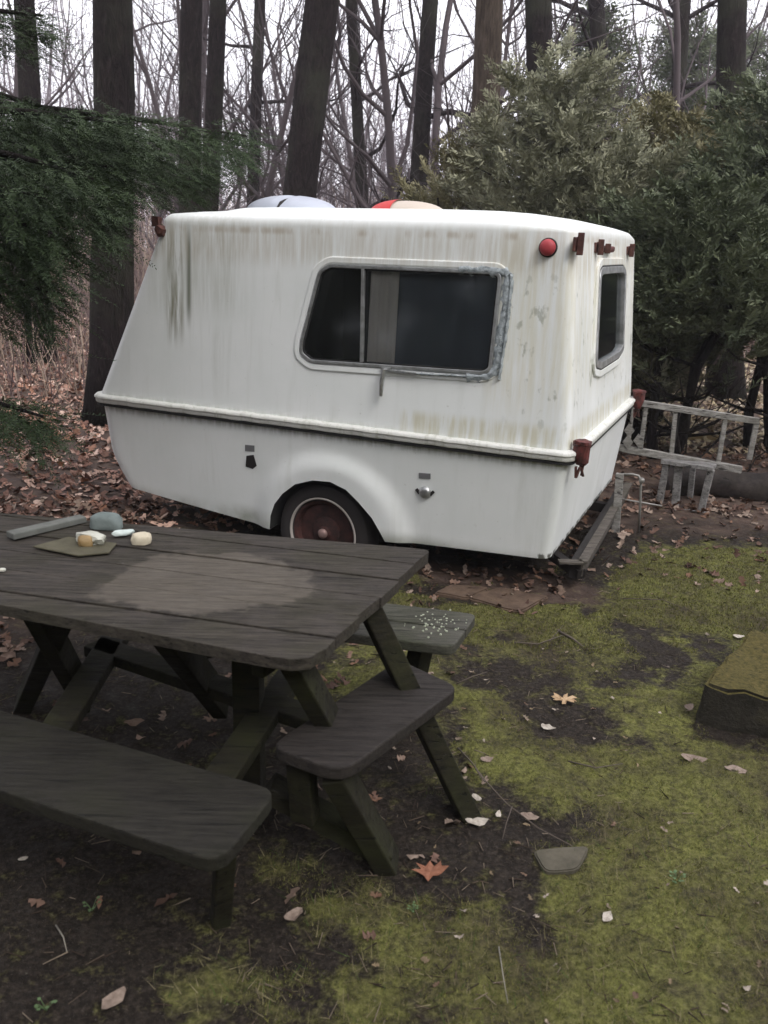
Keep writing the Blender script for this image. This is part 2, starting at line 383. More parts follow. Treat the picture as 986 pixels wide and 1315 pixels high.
def debris(n, region, s0, s1, cols):
    X, Y = scatter_px(n, *region); n = len(X); Z = hgt(X, Y) + .004 + .008 * rng.random(n); Ln = rng.uniform(s0, s1, n); a = rng.uniform(0, np.pi * 2, n); th = rng.uniform(.0008, .002, n)
    d = np.stack([np.cos(a), np.sin(a), rng.normal(0, .15, n)], -1) * Ln[:, None]; p = np.stack([-np.sin(a), np.cos(a), np.zeros(n)], -1) * th[:, None]; u = np.array([0, 0, 1]) * th[:, None]
    b = np.stack([X, Y, Z], -1); V = np.stack([b - p, b + p, b + u * 1.6, b + d - p * .6, b + d + p * .6, b + d + u], 1).reshape(-1, 3)
    k = np.arange(n)[:, None, None] * 6; Fq = (k + np.array([(0, 2, 5, 3), (2, 1, 4, 5), (1, 0, 3, 4)])).reshape(-1, 4)
    cc = cols[rng.integers(0, len(cols), n)]; return V, Fq, np.repeat(cc, 6, 0)
DC = np.array([(.10, .075, .055), (.05, .035, .026), (.2, .16, .12), (.03, .022, .018)])
V, Fq, cc = merge([debris(1300, (300, 1000, 700, 1315), .01, .05, DC), debris(500, (0, 620, 760, 1315), .01, .06, DC)])
o = npmesh('pine_straw', V, Fq, mm, cc); tag(o, 'small twigs and needles strewn over the moss and soil', 'debris', None, 'stuff')

# ------------------------------------------------------------ camper trailer
gel = mat('white_gelcoat', rough=.42, spec=.45); t = NT(gel)
oc = t.coord(); sepx = t.n('ShaderNodeSeparateXYZ'); t.l(oc, sepx.inputs[0]); lx, ly, lz = sepx.outputs
streak = t.noise(t.coord((9, 9, .55)), 1.6, 6, .62, .3); streak2 = t.noise(t.coord((26, 26, 1.1)), 1.4, 5, .6); blot = t.noise(oc, 2.2, 5, .6); speck = t.noise(oc, 34, 5, .7); spots = t.noise(t.coord((1, 1, .6)), 16, 4, .6)
c = t.mix(t.ramp(blot, [(.3, 0.0), (.75, 1.0)]), (.76, .79, .77), (.84, .855, .845))
c = t.mix(t.math('MULTIPLY', t.ramp(streak, [(.50, 0.0), (.72, 1.0)]), t.ramp(blot, [(.45, .06), (.65, .40)])), c, (.46, .48, .42))
def band(v, a, b, sft):      # smooth window along one axis
    m1 = t.n('ShaderNodeMapRange', interpolation_type='SMOOTHSTEP'); m1.inputs['From Min'].default_value = a - sft; m1.inputs['From Max'].default_value = a + sft; t.l(v, m1.inputs[0])
    m2 = t.n('ShaderNodeMapRange', interpolation_type='SMOOTHSTEP'); m2.inputs['From Min'].default_value = b + sft; m2.inputs['From Max'].default_value = b - sft; t.l(v, m2.inputs[0])
    return t.math('MULTIPLY', m1.outputs[0], m2.outputs[0])
def stain(a0, a1, z0, z1, colr, amt, sa=.02, sz=.12, mod=None):
    global c
    f = t.math('MULTIPLY', band(lx, a0, a1, sa), band(lz, z0, z1, sz)); f = t.math('MULTIPLY', f, amt)
    if mod is not None: f = t.math('MULTIPLY', f, mod)
    c = t.mix(f, c, colr)
stain(.03, .16, .20, .235, (.05, .05, .04), .9, .01, .008, t.ramp(spots, [(.45, 0.0), (.5, 1.0)]))
S1 = t.ramp(streak2, [(.36, 0.0), (.6, 1.0)])
stain(.02, .45, 1.0, 1.75, (.60, .55, .36), .42, .05, .15, S1)            # yellow green run marks behind the window
stain(.0, .34, .9, 1.6, (.22, .23, .16), .55, .04, .1, t.ramp(spots, [(.6, 0.0), (.68, 1.0)]))
stain(2.235, 2.262, 1.3, 1.76, (.12, .13, .09), .9, .012, .1)               # dark runs near the front corner
stain(2.29, 2.40, 1.2, 1.72, (.16, .15, .08), .9, .03, .12, S1)
stain(1.9, 2.5, 1.35, 1.85, (.42, .43, .36), .35, .1, .1, S1)
stain(-.3, 3.2, 1.62, 1.80, (.44, .38, .28), .42, .05, .06, S1)
stain(-.3, 3.2, 1.765, 1.795, (.36, .28, .18), .5, .05, .012, t.ramp(t.noise(t.coord((1, 1, .2)), 5, 6, .7), [(.5, 0.0), (.62, 1.0)]))
stain(-.3, 3.2, .0, .20, (.14, .15, .09), .75, .05, .05, t.ramp(blot, [(.3, 0.0), (.6, 1.0)]))
stain(-.3, 3.2, .70, .80, (.25, .27, .18), .6, .05, .03, S1)
stain(-.3, .9, .80, .9, (.50, .45, .25), .55, .05, .03, S1)
c = t.mix(t.math('MULTIPLY', t.ramp(speck, [(.66, 0.0), (.72, 1.0)]), .30), c, (.25, .24, .18))
t.base(c); t.rough(t.ramp(blot, [(.3, .33), (.8, .6)])); t.bump(t.noise(oc, 3, 3), .12, .02)
trim = mat('moulding_white', (.66, .66, .63), .55); t = NT(trim)
t.base(t.mix(t.ramp(t.noise(t.coord((3, 3, 1)), 9, 6, .7), [(.5, 0.0), (.75, .7)]), (.70, .70, .66), (.30, .31, .22))); t.bump(t.noise(t.coord(), 22, 4), .5, .01)
alu = mat('aluminium', (.55, .56, .56), .38, .85); t = NT(alu); t.base(t.mix(t.ramp(t.noise(t.coord(), 20, 5), [(.4, 0.0), (.7, .8)]), (.6, .61, .61), (.28, .28, .27)))
caulk = mat('grey_sealant', (.33, .36, .37), .6); t = NT(caulk); t.base(t.ramp(t.noise(t.coord(), 30, 5, .7), [(.3, (.12, .14, .14)), (.55, (.36, .40, .42)), (.75, (.55, .58, .6))])); t.bump(t.noise(t.coord(), 40, 4), .8, .01)
glass = mat('window_glass', (.02, .025, .025), .06, spec=.5); t = NT(glass)
gl = t.n('ShaderNodeBsdfTransparent'); gl.inputs[0].default_value = (.93, .95, .95, 1); gg = t.n('ShaderNodeBsdfGlossy'); gg.inputs['Roughness'].default_value = .08; gg.inputs[0].default_value = (.85, .88, .9, 1)
fr = t.n('ShaderNodeFresnel'); fr.inputs[0].default_value = 1.5; ms = t.n('ShaderNodeMixShader'); t.l(fr.outputs[0], ms.inputs[0]); t.l(gl.outputs[0], ms.inputs[1]); t.l(gg.outputs[0], ms.inputs[2])
df = t.n('ShaderNodeBsdfDiffuse'); df.inputs[0].default_value = (.12, .13, .13, 1); ms2 = t.n('ShaderNodeMixShader'); ms2.inputs[0].default_value = .03; t.l(ms.outputs[0], ms2.inputs[1]); t.l(df.outputs[0], ms2.inputs[2])
t.l(ms2.outputs[0], t.t.nodes['Material Output'].inputs[0])
rubber = mat('black_rubber', (.015, .015, .015), .8); tyre_m = mat('tyre_rubber', (.03, .026, .026), .85)
redm = mat('red_lens', (.40, .05, .06), .55, spec=.4)
redold = mat('faded_red_lens', (.14, .03, .028), .6); t = NT(redold); t.base(t.ramp(t.noise(t.coord(), 30, 5), [(.35, (.04, .016, .014)), (.6, (.13, .032, .028))]))
rust = mat('rusty_steel', (.10, .04, .03), .85); t = NT(rust); t.base(t.ramp(t.noise(t.coord(), 22, 6, .7), [(.3, (.03, .018, .015)), (.55, (.09, .035, .028)), (.8, (.17, .075, .05))])); t.bump(t.noise(t.coord(), 50, 4), .5, .005)
darkst = mat('dark_steel', (.02, .017, .016), .7, .2); interior = mat('dark_interior', (.02, .02, .02), .9); greyp = mat('grey_patch', (.16, .16, .165), .7)
curt = mat('curtain_cloth', (.76, .68, .62), .9)

RT = Matrix(((E1.x, E2.x, 0, P0.x), (E1.y, E2.y, 0, P0.y), (0, 0, 1, 0), (0, 0, 0, 1)))
# local frame: x along the side towards the front, y across, z up. (left handed pair is avoided by a y flip)
RT = Matrix(((E1.x, -E2.x, 0, P0.x), (E1.y, -E2.y, 0, P0.y), (0, 0, 1, 0), (0, 0, 0, 1)))
RTi = RT.inverted()
tr = empty('camper_trailer', None, 'small weathered white fibreglass camper trailer parked on the leaves behind the picnic table', 'camper trailer', None, RT)
W = 1.96
def LW(a, c, z): return Vector((a, -c, z))      # local coordinates from along, across, height
ZB, ZT = .78, 1.80
def a_max(z):
    if z >= ZB: return 2.965 + (2.47 - 2.965) * (z - ZB) / (ZT - ZB)
    return None
def inset(z): return .06 * max(0, z - ZB) / (ZT - ZB)
def a_min(z): return .005 + .085 * max(0, z - ZB) / (ZT - ZB)
def outline(a0, a1, c0, c1, rr, rf, step=.05):
    """closed list of (a,c): near side rear -> front, front face, far side, rear"""
    pts = []
    def line(p, q, n):
        for i in range(n): k = i / n; pts.append((p[0] + (q[0] - p[0]) * k, p[1] + (q[1] - p[1]) * k))
    def arc(cx, cy, r, t0, n=6):
        for i in range(n): a = t0 + (math.pi / 2) * i / n; pts.append((cx + r * math.cos(a), cy + r * math.sin(a)))
    line((a0 + rr, c0), (a1 - rf, c0), 60)
    arc(a1 - rf, c0 + rf, rf, -math.pi / 2)
    line((a1, c0 + rf), (a1, c1 - rf), 20)
    arc(a1 - rf, c1 - rf, rf, 0)
    line((a1 - rf, c1), (a0 + rr, c1), 60)
    arc(a0 + rr, c1 - rr, rr, math.pi / 2)
    line((a0, c1 - rr), (a0, c0 + rr), 20)
    arc(a0 + rr, c0 + rr, rr, math.pi)
    return pts
def loft(rings, name, m, smooth=True):
    mb = MB(); n = len(rings[0])
    for r in rings: mb.v += [tuple(LW(*p)) for p in r]
    for i in range(len(rings) - 1):
        for j in range(n):
            a = i * n + j; b = i * n + (j + 1) % n; mb.f.append((a, b, b + n, a + n))
    mb.f.append(tuple(range(n))[::-1]); mb.f.append(tuple((len(rings) - 1) * n + j for j in range(n)))
    return mb.build(name, m, tr, smooth, local=True)
def fixn(o):
    bm = bmesh.new(); bm.from_mesh(o.data); bmesh.ops.recalc_face_normals(bm, faces=bm.faces); bm.to_mesh(o.data); bm.free()
# upper shell
rings = []
for i in range(14):
    z = ZB + (ZT - ZB) * i / 13; s_ = inset(z)
    rings.append([(a, c, z) for a, c in outline(a_min(z), a_max(z), s_, W - s_, .055, .09)])
base = outline(a_min(ZT), a_max(ZT), .06, W - .06, .055, .09)
ca_, cc_ = 1.28, W / 2
def roofz(a, c):       # crown of the roof, a raised middle section in front
    cr = (1 - ((c - cc_) / (W / 2)) ** 2) * (.35 + .65 * float(ss(a, 0, .9)))
    rise = 1 / (1 + math.exp(-(2.05 - a) * 22))
    return .04 * max(cr, 0) - .035 * (1 - float(ss(a, .0, .55))) + .028 * rise * min(1, max(0, (c - .1) / .1)) * min(1, max(0, (W - .1 - c) / .1))
for k in range(1, 7):
    th = math.pi / 2 * k / 6; d = .042 * (1 - math.cos(th)); dz = .05 * math.sin(th)
    rg = []
    for a, c in base:
        aa = ca_ + (a - ca_) * (1 - d / 1.18); c2 = cc_ + (c - cc_) * (1 - d / .92); rg.append((aa, c2, ZT + dz + roofz(aa, c2) * k / 6))
    rings.append(rg)
for sc in (.9, .75, .5, .25, .05):
    rg = []
    for a, c in base:
        aa = ca_ + (a - ca_) * .945 * sc; c2 = cc_ + (c - cc_) * .93 * sc; rg.append((aa, c2, ZT + .06 + roofz(aa, c2)))
    rings.append(rg)
upper = loft(rings, 'upper_shell', gel); fixn(upper)
# lower shell
ARCHPX = [(351, 700), (351, 680), (352, 660), (357, 645), (367, 632), (383, 620), (405, 615), (428, 617), (448, 627), (464, 643), (481, 663), (493, 684), (503, 703), (509, 722)]
def S_side(x, y, upper=True):      # pixel of the photo -> local point on the near side
    n = E2.copy(); p = P0.copy() + Vector((0, 0, ZB)); 
    if upper: d = (E2 * .06 + Vector((0, 0, ZT - ZB)));
    else: d = (E2 * -.05 + Vector((0, 0, ZB - .2)))
    nn = E1.cross(d).normalized(); return RTi @ ppl(x, y, p, nn)
def S_rear(x, y, upper=True):
    p = P0.copy() + Vector((0, 0, ZB)) + E1 * .005
    d = (E1 * .085 + Vector((0, 0, ZT - ZB))) if upper else (E1 * -.06 + Vector((0, 0, ZB - .2)))
    return RTi @ ppl(x, y, p, E2.cross(d).normalized())
arch = [S_side(x, y, False) for x, y in ARCHPX]
def zb(a): 
    if a < .95: return .215 - .05 * a / .95
    if a < 1.7: return .165 - .055 * (a - .95) / .75
    return .11 + .10 * ((a - 1.7) / 1.1) ** 1.1
rings = []
for i in range(26):
    tt = i / 25; k = 1 - tt; amx = 2.965 - .035 * k - .15 * max(0, k - .6) ** 1.5 * 2.6; amn = .005 + .06 * k; s_ = .05 * k
    rg = []
    for a, c in outline(amn, amx, s_, W - s_, .05, .12):
        z = zb(a) + (ZB - zb(a)) * tt
        # flared wheel arch pressed outwards
        q = math.hypot((a - 1.32) / .50, (z - .12) / .50)
        fl = .035 * (1 - ss(q, .82, 1.05)) * (1 if c < W / 2 else -1) if abs(c - s_) < .001 or abs(c - W + s_) < .001 else 0
        rg.append((a, c - float(fl), z))
    rings.append(rg)
lower = loft(rings, 'lower_shell', gel); fixn(lower)
for i_, o_ in enumerate((upper, lower)):
    for p in o_.data.polygons: p.use_smooth = True
# cutters
def cutter(pts, d, nm):
    mb = MB(); mb.slab(pts, d, 1.0); o = mb.build(nm, interior, tr, local=True); fixn(o); return o
def boolean(o, c):
    m = o.modifiers.new('cut', 'BOOLEAN'); m.operation = 'DIFFERENCE'; m.object = c; m.solver = 'EXACT'; m.material_mode = 'TRANSFER'
cuts = []
def apply_bool(o, cs):
    for c in cs: boolean(o, c)
    dg = bpy.context.evaluated_depsgraph_get(); dg.update(); me = bpy.data.meshes.new_from_object(o.evaluated_get(dg)); o.modifiers.clear(); o.data = me
    for c in cs: bpy.data.objects.remove(c, do_unlink=True)
archc = cutter([p + Vector((0, .12, 0)) for p in arch], Vector((0, -.46, 0)), 'x'); apply_bool(lower, [archc])
WIN = [(411, 341), (640, 352), (640, 475), (622, 479), (398, 461), (386, 449), (390, 430), (404, 352)]
WIN = [(424, 342), (637, 351), (642, 356), (629, 474), (620, 478), (400, 463), (388, 453), (389, 438), (412, 350)]
win = [S_side(x, y) for x, y in WIN]
RW = [(771, 349), (797, 347), (800, 352), (797, 446), (792, 454), (769, 468), (763, 466), (763, 458), (768, 353)]
rwin = [S_rear(x, y) for x, y in RW]
body_in = MB().box(LW(1.2, W / 2, 1.22), (1.9, 1.6, .8)).build('x', interior, tr, local=True)
wc = cutter([p + Vector((0, .1, 0)) for p in win], Vector((0, -.5, 0)), 'x')
rc = cutter([p + Vector((-.1, 0, 0)) for p in rwin], Vector((.5, 0, 0)), 'x')
apply_bool(upper, [body_in, wc, rc])
def smoothang(o, deg=35):
    me = o.data
    for p in me.polygons: p.use_smooth = True
    me.set_sharp_from_angle(angle=R_(deg))
smoothang(upper, 50); smoothang(lower, 35)
# belt moulding: rounded profile swept round the belt
mb = MB(); bo = outline(-.012, 2.985, -.012, W + .012, .06, .10); n = len(bo)
prof = [(-.035, -.034), (.008, -.034), (.012, -.028), (.012, -.010), (.019, -.005), (.019, .006), (.012, .013), (-.002, .017), (-.035, .018)]
def off(i, d):
    p, q = bo[i - 1], bo[(i + 1) % n]; tx, ty = q[0] - p[0], q[1] - p[1]; l = math.hypot(tx, ty); return (bo[i][0] + ty / l * d, bo[i][1] - tx / l * d)
for i in range(n):
    wob = .004 * math.sin(i * 1.7) * math.sin(i * .37)
    for d, z in prof: x_, y_ = off(i, d + wob * .4); mb.v.append(tuple(LW(x_, y_, ZB + z + wob * .5)))
k_ = len(prof)
for i in range(n):
    for j in range(k_ - 1): a = i * k_ + j; b = ((i + 1) % n) * k_ + j; mb.f.append((a, b, b + 1, a + 1))
belt = mb.build('belt_moulding', trim, tr, True, local=True); fixn(belt); smoothang(belt, 50)
mb = MB()
prof = [(-.012, -.052), (.004, -.052), (.004, -.037), (-.012, -.037)]
for i in range(n):
    for d, z in prof: x_, y_ = off(i, d); mb.v.append(tuple(LW(x_, y_, ZB + z)))
for i in range(n):
    for j in range(3): a = i * 4 + j; b = ((i + 1) % n) * 4 + j; mb.f.append((a, b, b + 1, a + 1))
seal = mb.build('seam_seal', rubber, tr, local=True); fixn(seal)

def expand(pts, d):
    """offset polygon in its own plane"""
    c0 = sum(pts, Vector()) / len(pts); n = Vector()
    for i in range(len(pts)): n += (pts[i] - c0).cross(pts[(i + 1) % len(pts)] - c0)
    n.normalize(); out = []
    for i in range(len(pts)):
        e0 = (pts[i] - pts[i - 1]).normalized(); e1 = (pts[(i + 1) % len(pts)] - pts[i]).normalized()
        n0 = e0.cross(n); n1 = e1.cross(n); b = (n0 + n1).normalized(); out.append(pts[i] + b * d / max(.5, b.dot(n0)))
    return out
def ring(pts, nrm, w0, w1, th0, th1):
    """frame ring around polygon: inner offset w0, outer offset w1, from depth th0 to th1 along nrm"""
    A = expand(pts, w0); B = expand(pts, w1); n = len(pts); nrm = Vector(nrm).normalized(); mb = MB(); k = 0
    for L_, t_ in ((A, th0), (A, th1), (B, th1), (B, th0)): mb.v += [tuple(p + nrm * t_) for p in L_]
    for s_ in range(4):
        for j in range(n):
            a = s_ * n + j; b = s_ * n + (j + 1) % n; c = ((s_ + 1) % 4) * n; mb.f.append((a, b, c + (j + 1) % n, c + j))
    return mb
wr = roundpoly(win, .02, 3); outn = Vector((0, 1, .06)).normalized()
# white pressed surround, alu frame, sealant smeared at the rear end
o = ring(wr, outn, .016, .050, -.01, .008).build('window_surround', gel, tr, local=True, bevel=.006); fixn(o)
wf = ring(wr, outn, -.006, .012, -.02, .014).build('window_frame', alu, tr, local=True, bevel=.003); fixn(wf)
gk = ring(wr, outn, -.013, -.005, -.02, .008).build('gasket', rubber, wf, local=True); fixn(gk)
dv0 = S_side(467, 345); dv1 = S_side(465, 465)
MB().beam(dv0 + outn * .004, dv1 + outn * .004, .018, .02, (0, 1, 0)).build('divider', alu, wf, local=True, bevel=.003)
lg = [S_side(x, y) for x, y in [(404, 341), (466, 344), (464, 466), (384, 460)]]; rg = [S_side(x, y) for x, y in [(468, 344), (641, 352), (629, 478), (466, 466)]]
P1 = clip(clip([p for p in wr], S_side(467, 345), Vector((1, 0, 0))), S_side(467, 345), Vector((1, 0, 0)))
P2 = clip([p for p in wr], S_side(467, 345), Vector((-1, 0, 0)))
for P_, dd in ((P1, -.008), (P2, -.016)):
    mb = MB(); mb.slab([p + outn * dd for p in P_], outn, .004); o = mb.build('window_pane', glass, tr, local=True); fixn(o)
# curtain inside, hanging in folds over the middle of the right pane
mb = MB(); c0 = S_side(473, 349); c1 = S_side(503, 470); nn_ = 26
for i in range(nn_ + 1):
    k = i / nn_; a = c0.x + (c1.x - c0.x) * k; y = -.034 + .010 * math.sin(k * 19)
    mb.v += [(a, y - .052, 1.66), (a, y - .013, 1.0)]
for i in range(nn_): mb.f.append((2 * i, 2 * i + 2, 2 * i + 3, 2 * i + 1))
cu = mb.build('curtain', curt, tr, True, local=True); cu['label'] = 'beige curtain behind the sliding pane'
net = mat('dark_curtain', (.12, .13, .16), .9); mb = MB(); c0 = S_side(503, 349); c1 = S_side(640, 470)
for i in range(41):
    k = i / 40; a = c0.x + (c1.x - c0.x) * k; mb.v += [(a, -.105 + .006 * math.sin(k * 31), 1.66), (a, -.065, 1.0)]
for i in range(40): mb.f.append((2 * i, 2 * i + 2, 2 * i + 3, 2 * i + 1))
mb.build('curtain', net, tr, True, local=True)['label'] = 'dark grey blind behind the sliding pane'
# ragged sealant along top right, rear end and bottom
def smear(pts, w, nm='sealant', seed=3, m=caulk, n=40):
    rr = random.Random(seed); P_ = [S_side(x, y) for x, y in pts]; L_ = []
    seg = [(P_[i + 1] - P_[i]).length for i in range(len(P_) - 1)]; tot = sum(seg); mb = MB(); ups = []
    for i in range(n + 1):
        s_ = tot * i / n; j = 0
        while j < len(seg) - 1 and s_ > seg[j]: s_ -= seg[j]; j += 1
        p = P_[j].lerp(P_[j + 1], min(1, s_ / seg[j])); d = (P_[j + 1] - P_[j]).normalized(); sd_ = outn.cross(d)
        wa = w * rr.uniform(.5, 1.1); wb_ = w * rr.uniform(.5, 1.1); L_.append((p + sd_ * wa, p - sd_ * wb_, p))
    for a, b, p in L_: mb.v += [tuple(a + outn * .003), tuple(p + outn * rr.uniform(.019, .026)), tuple(b + outn * .003)]
    for i in range(n):
        for q in range(2): mb.f.append((3 * i + q, 3 * i + 3 + q, 3 * i + 4 + q, 3 * i + 1 + q))
    o = mb.build(nm, m, tr, True, local=True); fixn(o); return o
smear([(590, 346), (640, 349), (652, 352), (652, 372), (645, 420), (638, 470), (630, 484), (600, 483)], .030)
smear([(652, 356), (657, 350), (655, 385), (650, 430), (641, 487)], .010, 'sealant', 8)
smear([(500, 476), (540, 480), (615, 484)], .009, 'sealant', 5)
# latch hanging below the window
l0 = S_side(497, 474); l1 = S_side(494, 492); l2 = S_side(492, 508)
mb = MB(); mb.tube([l0 + outn * .02, l0 + outn * .045, l1 + outn * .04, l2 + outn * .03], [.008, .011, .013, .009], 8); mb.box(l0 + outn * .012, (.05, .02, .02)); mb.beam(S_side(500, 476) + outn * .016, S_side(536, 480) + outn * .016, .012, .012)
mb.build('window_latch', alu, tr, local=True, smooth=False)
# rear window
rr_ = roundpoly(rwin, .02, 3); outr = Vector((-1, 0, .083)).normalized()
o = ring(rr_, outr, .03, .07, -.01, .014).build('window_surround', gel, tr, local=True, bevel=.006); fixn(o)
rf_ = ring(rr_, outr, -.014, .024, -.02, .018).build('window_frame', alu, tr, local=True, bevel=.003); fixn(rf_)
o = ring(rr_, outr, .022, .034, -.01, .012).build('gasket', rubber, rf_, local=True); fixn(o)
mb = MB(); mb.slab([p - outr * .01 for p in rr_], outr, .004); o = mb.build('window_pane', glass, tr, local=True); fixn(o)
# marker lights
mlp = S_side(704, 318); mb = MB(); mb.lathe(mlp, outn, [(.036, -.005), (.038, .012), (.036, .024), (.026, .034), (.01, .038)], 28)
o = mb.build('side_marker_light', redm, tr, True, local=True); o['label'] = 'round red side marker light'
MB().lathe(mlp, outn, [(.044, -.006), (.044, .006), (.040, .010)], 28).build('lamp_base', darkst, o, local=True)
def rear_lamp(x, y, wd, hh, m=redold):
    p = S_rear(x, y); mb = MB(); mb.box(p + outr * .016, (.04, wd * .8, hh * .75)); mb.rough(.006, 40); o = mb.build('rear_marker_light', m, tr, local=True, bevel=.01)
    q = MB(); q.box(p + outr * .004, (.012, wd + .05, hh * .7)); q.box(p + outr * .03 + Vector((0, wd * .55, 0)), (.03, .01, hh * 1.1)); q.build('lamp_base', rust, o, local=True, bevel=.003); return o
rear_lamp(739, 314, .06, .09); rear_lamp(778, 320, .20, .045); rear_lamp(765, 318, .04, .07); rear_lamp(806, 322, .06, .07)
# tail lamps at the belt corners, broken
for (x, y, cc0, lb) in ((752, 574, .055, 'broken red tail lamp on the near corner'), (814, 514, W - .05, 'broken red tail lamp on the far corner')):
    p = LW(-.045, cc0, .80 if cc0 < 1 else .80); mb = MB()
    mb.lathe(p + Vector((0, 0, -.09)), (0, 0, 1), [(.022, .015), (.032, .03), (.038, .07), (.040, .115), (.044, .12), (.044, .135), (.028, .14)], 14).rough(.010, 28)
    o = mb.build('tail_light', redold, tr, local=True); o['label'] = lb
    q = MB(); rr = random.Random(4)
    for i in range(4): q.beam(p + Vector((rr.uniform(-.02, .02), rr.uniform(-.03, .03), -.08)), p + Vector((rr.uniform(-.02, .02), rr.uniform(-.035, .035), -.13 - rr.random() * .03)), .014, .008)
    q.build('broken_bracket', rust, o, local=True)
# small fittings on the lower side
def patch(x0, x1, y0, y1, nm, m, th=.005, up=False):
    pts = [S_side(x, y, up) for x, y in ((x0, y0), (x1, y0 + 1), (x1, y1 + 1), (x0, y1))]; mb = MB(); mb.slab([p - Vector((0, .002, 0)) for p in pts], Vector((0, 1, 0)), th + .002); o = mb.build(nm, m, tr, local=True, bevel=.001); fixn(o); return o
patch(315, 327, 571, 579, 'reflector', greyp); patch(538, 553, 607, 614, 'reflector', greyp)
pts = [S_side(x, y, False) for x, y in ((317, 585), (326, 584), (330, 598), (325, 602), (316, 599))]; mb = MB(); mb.slab(pts, Vector((0, 1, 0)), .006); o = mb.build('water_inlet', darkst, tr, local=True); fixn(o)
p = S_side(546, 632, False); mb = MB(); mb.lathe(p, (0, 1, 0), [(.034, -.004), (.034, .008), (.026, .018), (.012, .02)], 20); o = mb.build('filler_cap', alu, tr, True, local=True)
for sg_ in (-1, 1): MB().beam(p + Vector((.05 * sg_, .006, .012)), p + Vector((.03 * sg_, .006, -.01)), .016, .006, (0, 1, 0)).build('cap_bracket', darkst, o, local=True)
# rusty corner fitting at the front top
p = S_side(207, 292); mb = MB(); mb.lathe(p + Vector((0, .0, -.02)), (0, 1, .1), [(.03, -.02), (.034, .012), (.02, .03)], 12); mb.box(p + Vector((.03, .0, .03)), (.05, .03, .05)); mb.rough(.012, 30)
mb.build('corner_lamp_socket', rust, tr, local=True)
stone_mat_rim = mat('dark_rusty_rim', (.05, .02, .018), .85); t = NT(stone_mat_rim); t.base(t.ramp(t.noise(t.coord(), 16, 6, .7), [(.35, (.022, .012, .011)), (.7, (.085, .032, .028))]))
# wheel
WA, WZ = 1.385, .125; wcen = LW(WA, .14, WZ)
tyre = MB().lathe(wcen, (0, 1, 0), [(.20, -.09), (.28, -.09), (.30, -.06), (.30, .04), (.285, .07), (.25, .085), (.215, .08), (.19, .06), (.19, -.05)], 48)
whl = tyre.build('wheel', tyre_m, tr, True, local=True); smoothang(whl, 40)
rim = MB().lathe(wcen, (0, 1, 0), [(.195, .03), (.195, .068), (.18, .06), (.165, .02), (.10, .012), (.085, .04), (.04, .055), (.035, .07), (.012, .075)], 40).build('rim', stone_mat_rim, whl, True, local=True); smoothang(rim, 40)
ww = MB(); 
for i in range(48):
    a = 2 * math.pi * i / 48
    for r, h in ((.203, .070), (.206, .085), (.214, .086), (.217, .078)): ww.v.append(tuple(wcen + Vector((math.cos(a) * r, h, math.sin(a) * r))))
for i in range(48):
    for j in range(3): ww.f.append((i * 4 + j, ((i + 1) % 48) * 4 + j, ((i + 1) % 48) * 4 + j + 1, i * 4 + j + 1))
o = ww.build('white_ring', mat('dirty_white', (.42, .38, .35), .7), whl, True, local=True); fixn(o)
MB().lathe(wcen, (0, 1, 0), [(.030, .055), (.030, .080), (.022, .09), (.008, .092)], 16).build('hub_cap', mat('hub_metal', (.30, .2, .18), .5, .4), whl, True, local=True)
# far wheel too
o2 = whl.copy(); col.objects.link(o2); o2.location = (0, -(W - .34), 0); o2['label'] = 'hidden wheel on the far side'
# chassis and rear bumper
mb = MB()
for c_ in (.35, W - .35): mb.beam(LW(.1, c_, .16), LW(2.7, c_, .15), .08, .06)
mb.beam(LW(.25, .2, .15), LW(.25, W - .2, .15), .08, .06); mb.beam(LW(2.5, .2, .15), LW(2.5, W - .2, .15), .06, .06)
mb.build('chassis', darkst, tr, local=True)
bz = .17; A0 = RTi @ px(722, 722, bz); A1 = RTi @ px(748, 722, bz); A2 = RTi @ px(782, 664, bz)
bumpm, t, c = wood('weathered_channel', (.035, .030, .026), (.115, .10, .086), .3)
mb = MB(); d = (A2 - A1).normalized()
mb.beam(A1 - d * .0, A2 + d * .9, .05, .012, (0, 0, 1)); mb.beam(A1 + Vector((0, 0, -.04)), A2 + d * .9 + Vector((0, 0, -.04)), .012, .08, (0, 0, 1))
mb.beam(A0 + Vector((.02, 0, 0)), A1, .05, .012, (0, 0, 1)); mb.build('bumper', bumpm, tr, local=True)
mb = MB(); mb.beam(A1 + Vector((.03, 0, -.05)), A2 + d * .9 + Vector((.03, 0, -.05)), .07, .09, (0, 0, 1)); mb.beam(A1 + Vector((0, .0, -.07)), A1 + Vector((.3, -.25, -.03)), .05, .05); mb.beam(A2 + Vector((0, .0, -.09)) + d * .5, A2 + d * .5 + Vector((.5, 0, -.07)), .06, .06)
mb.build('bumper_beam', darkst, tr, local=True)

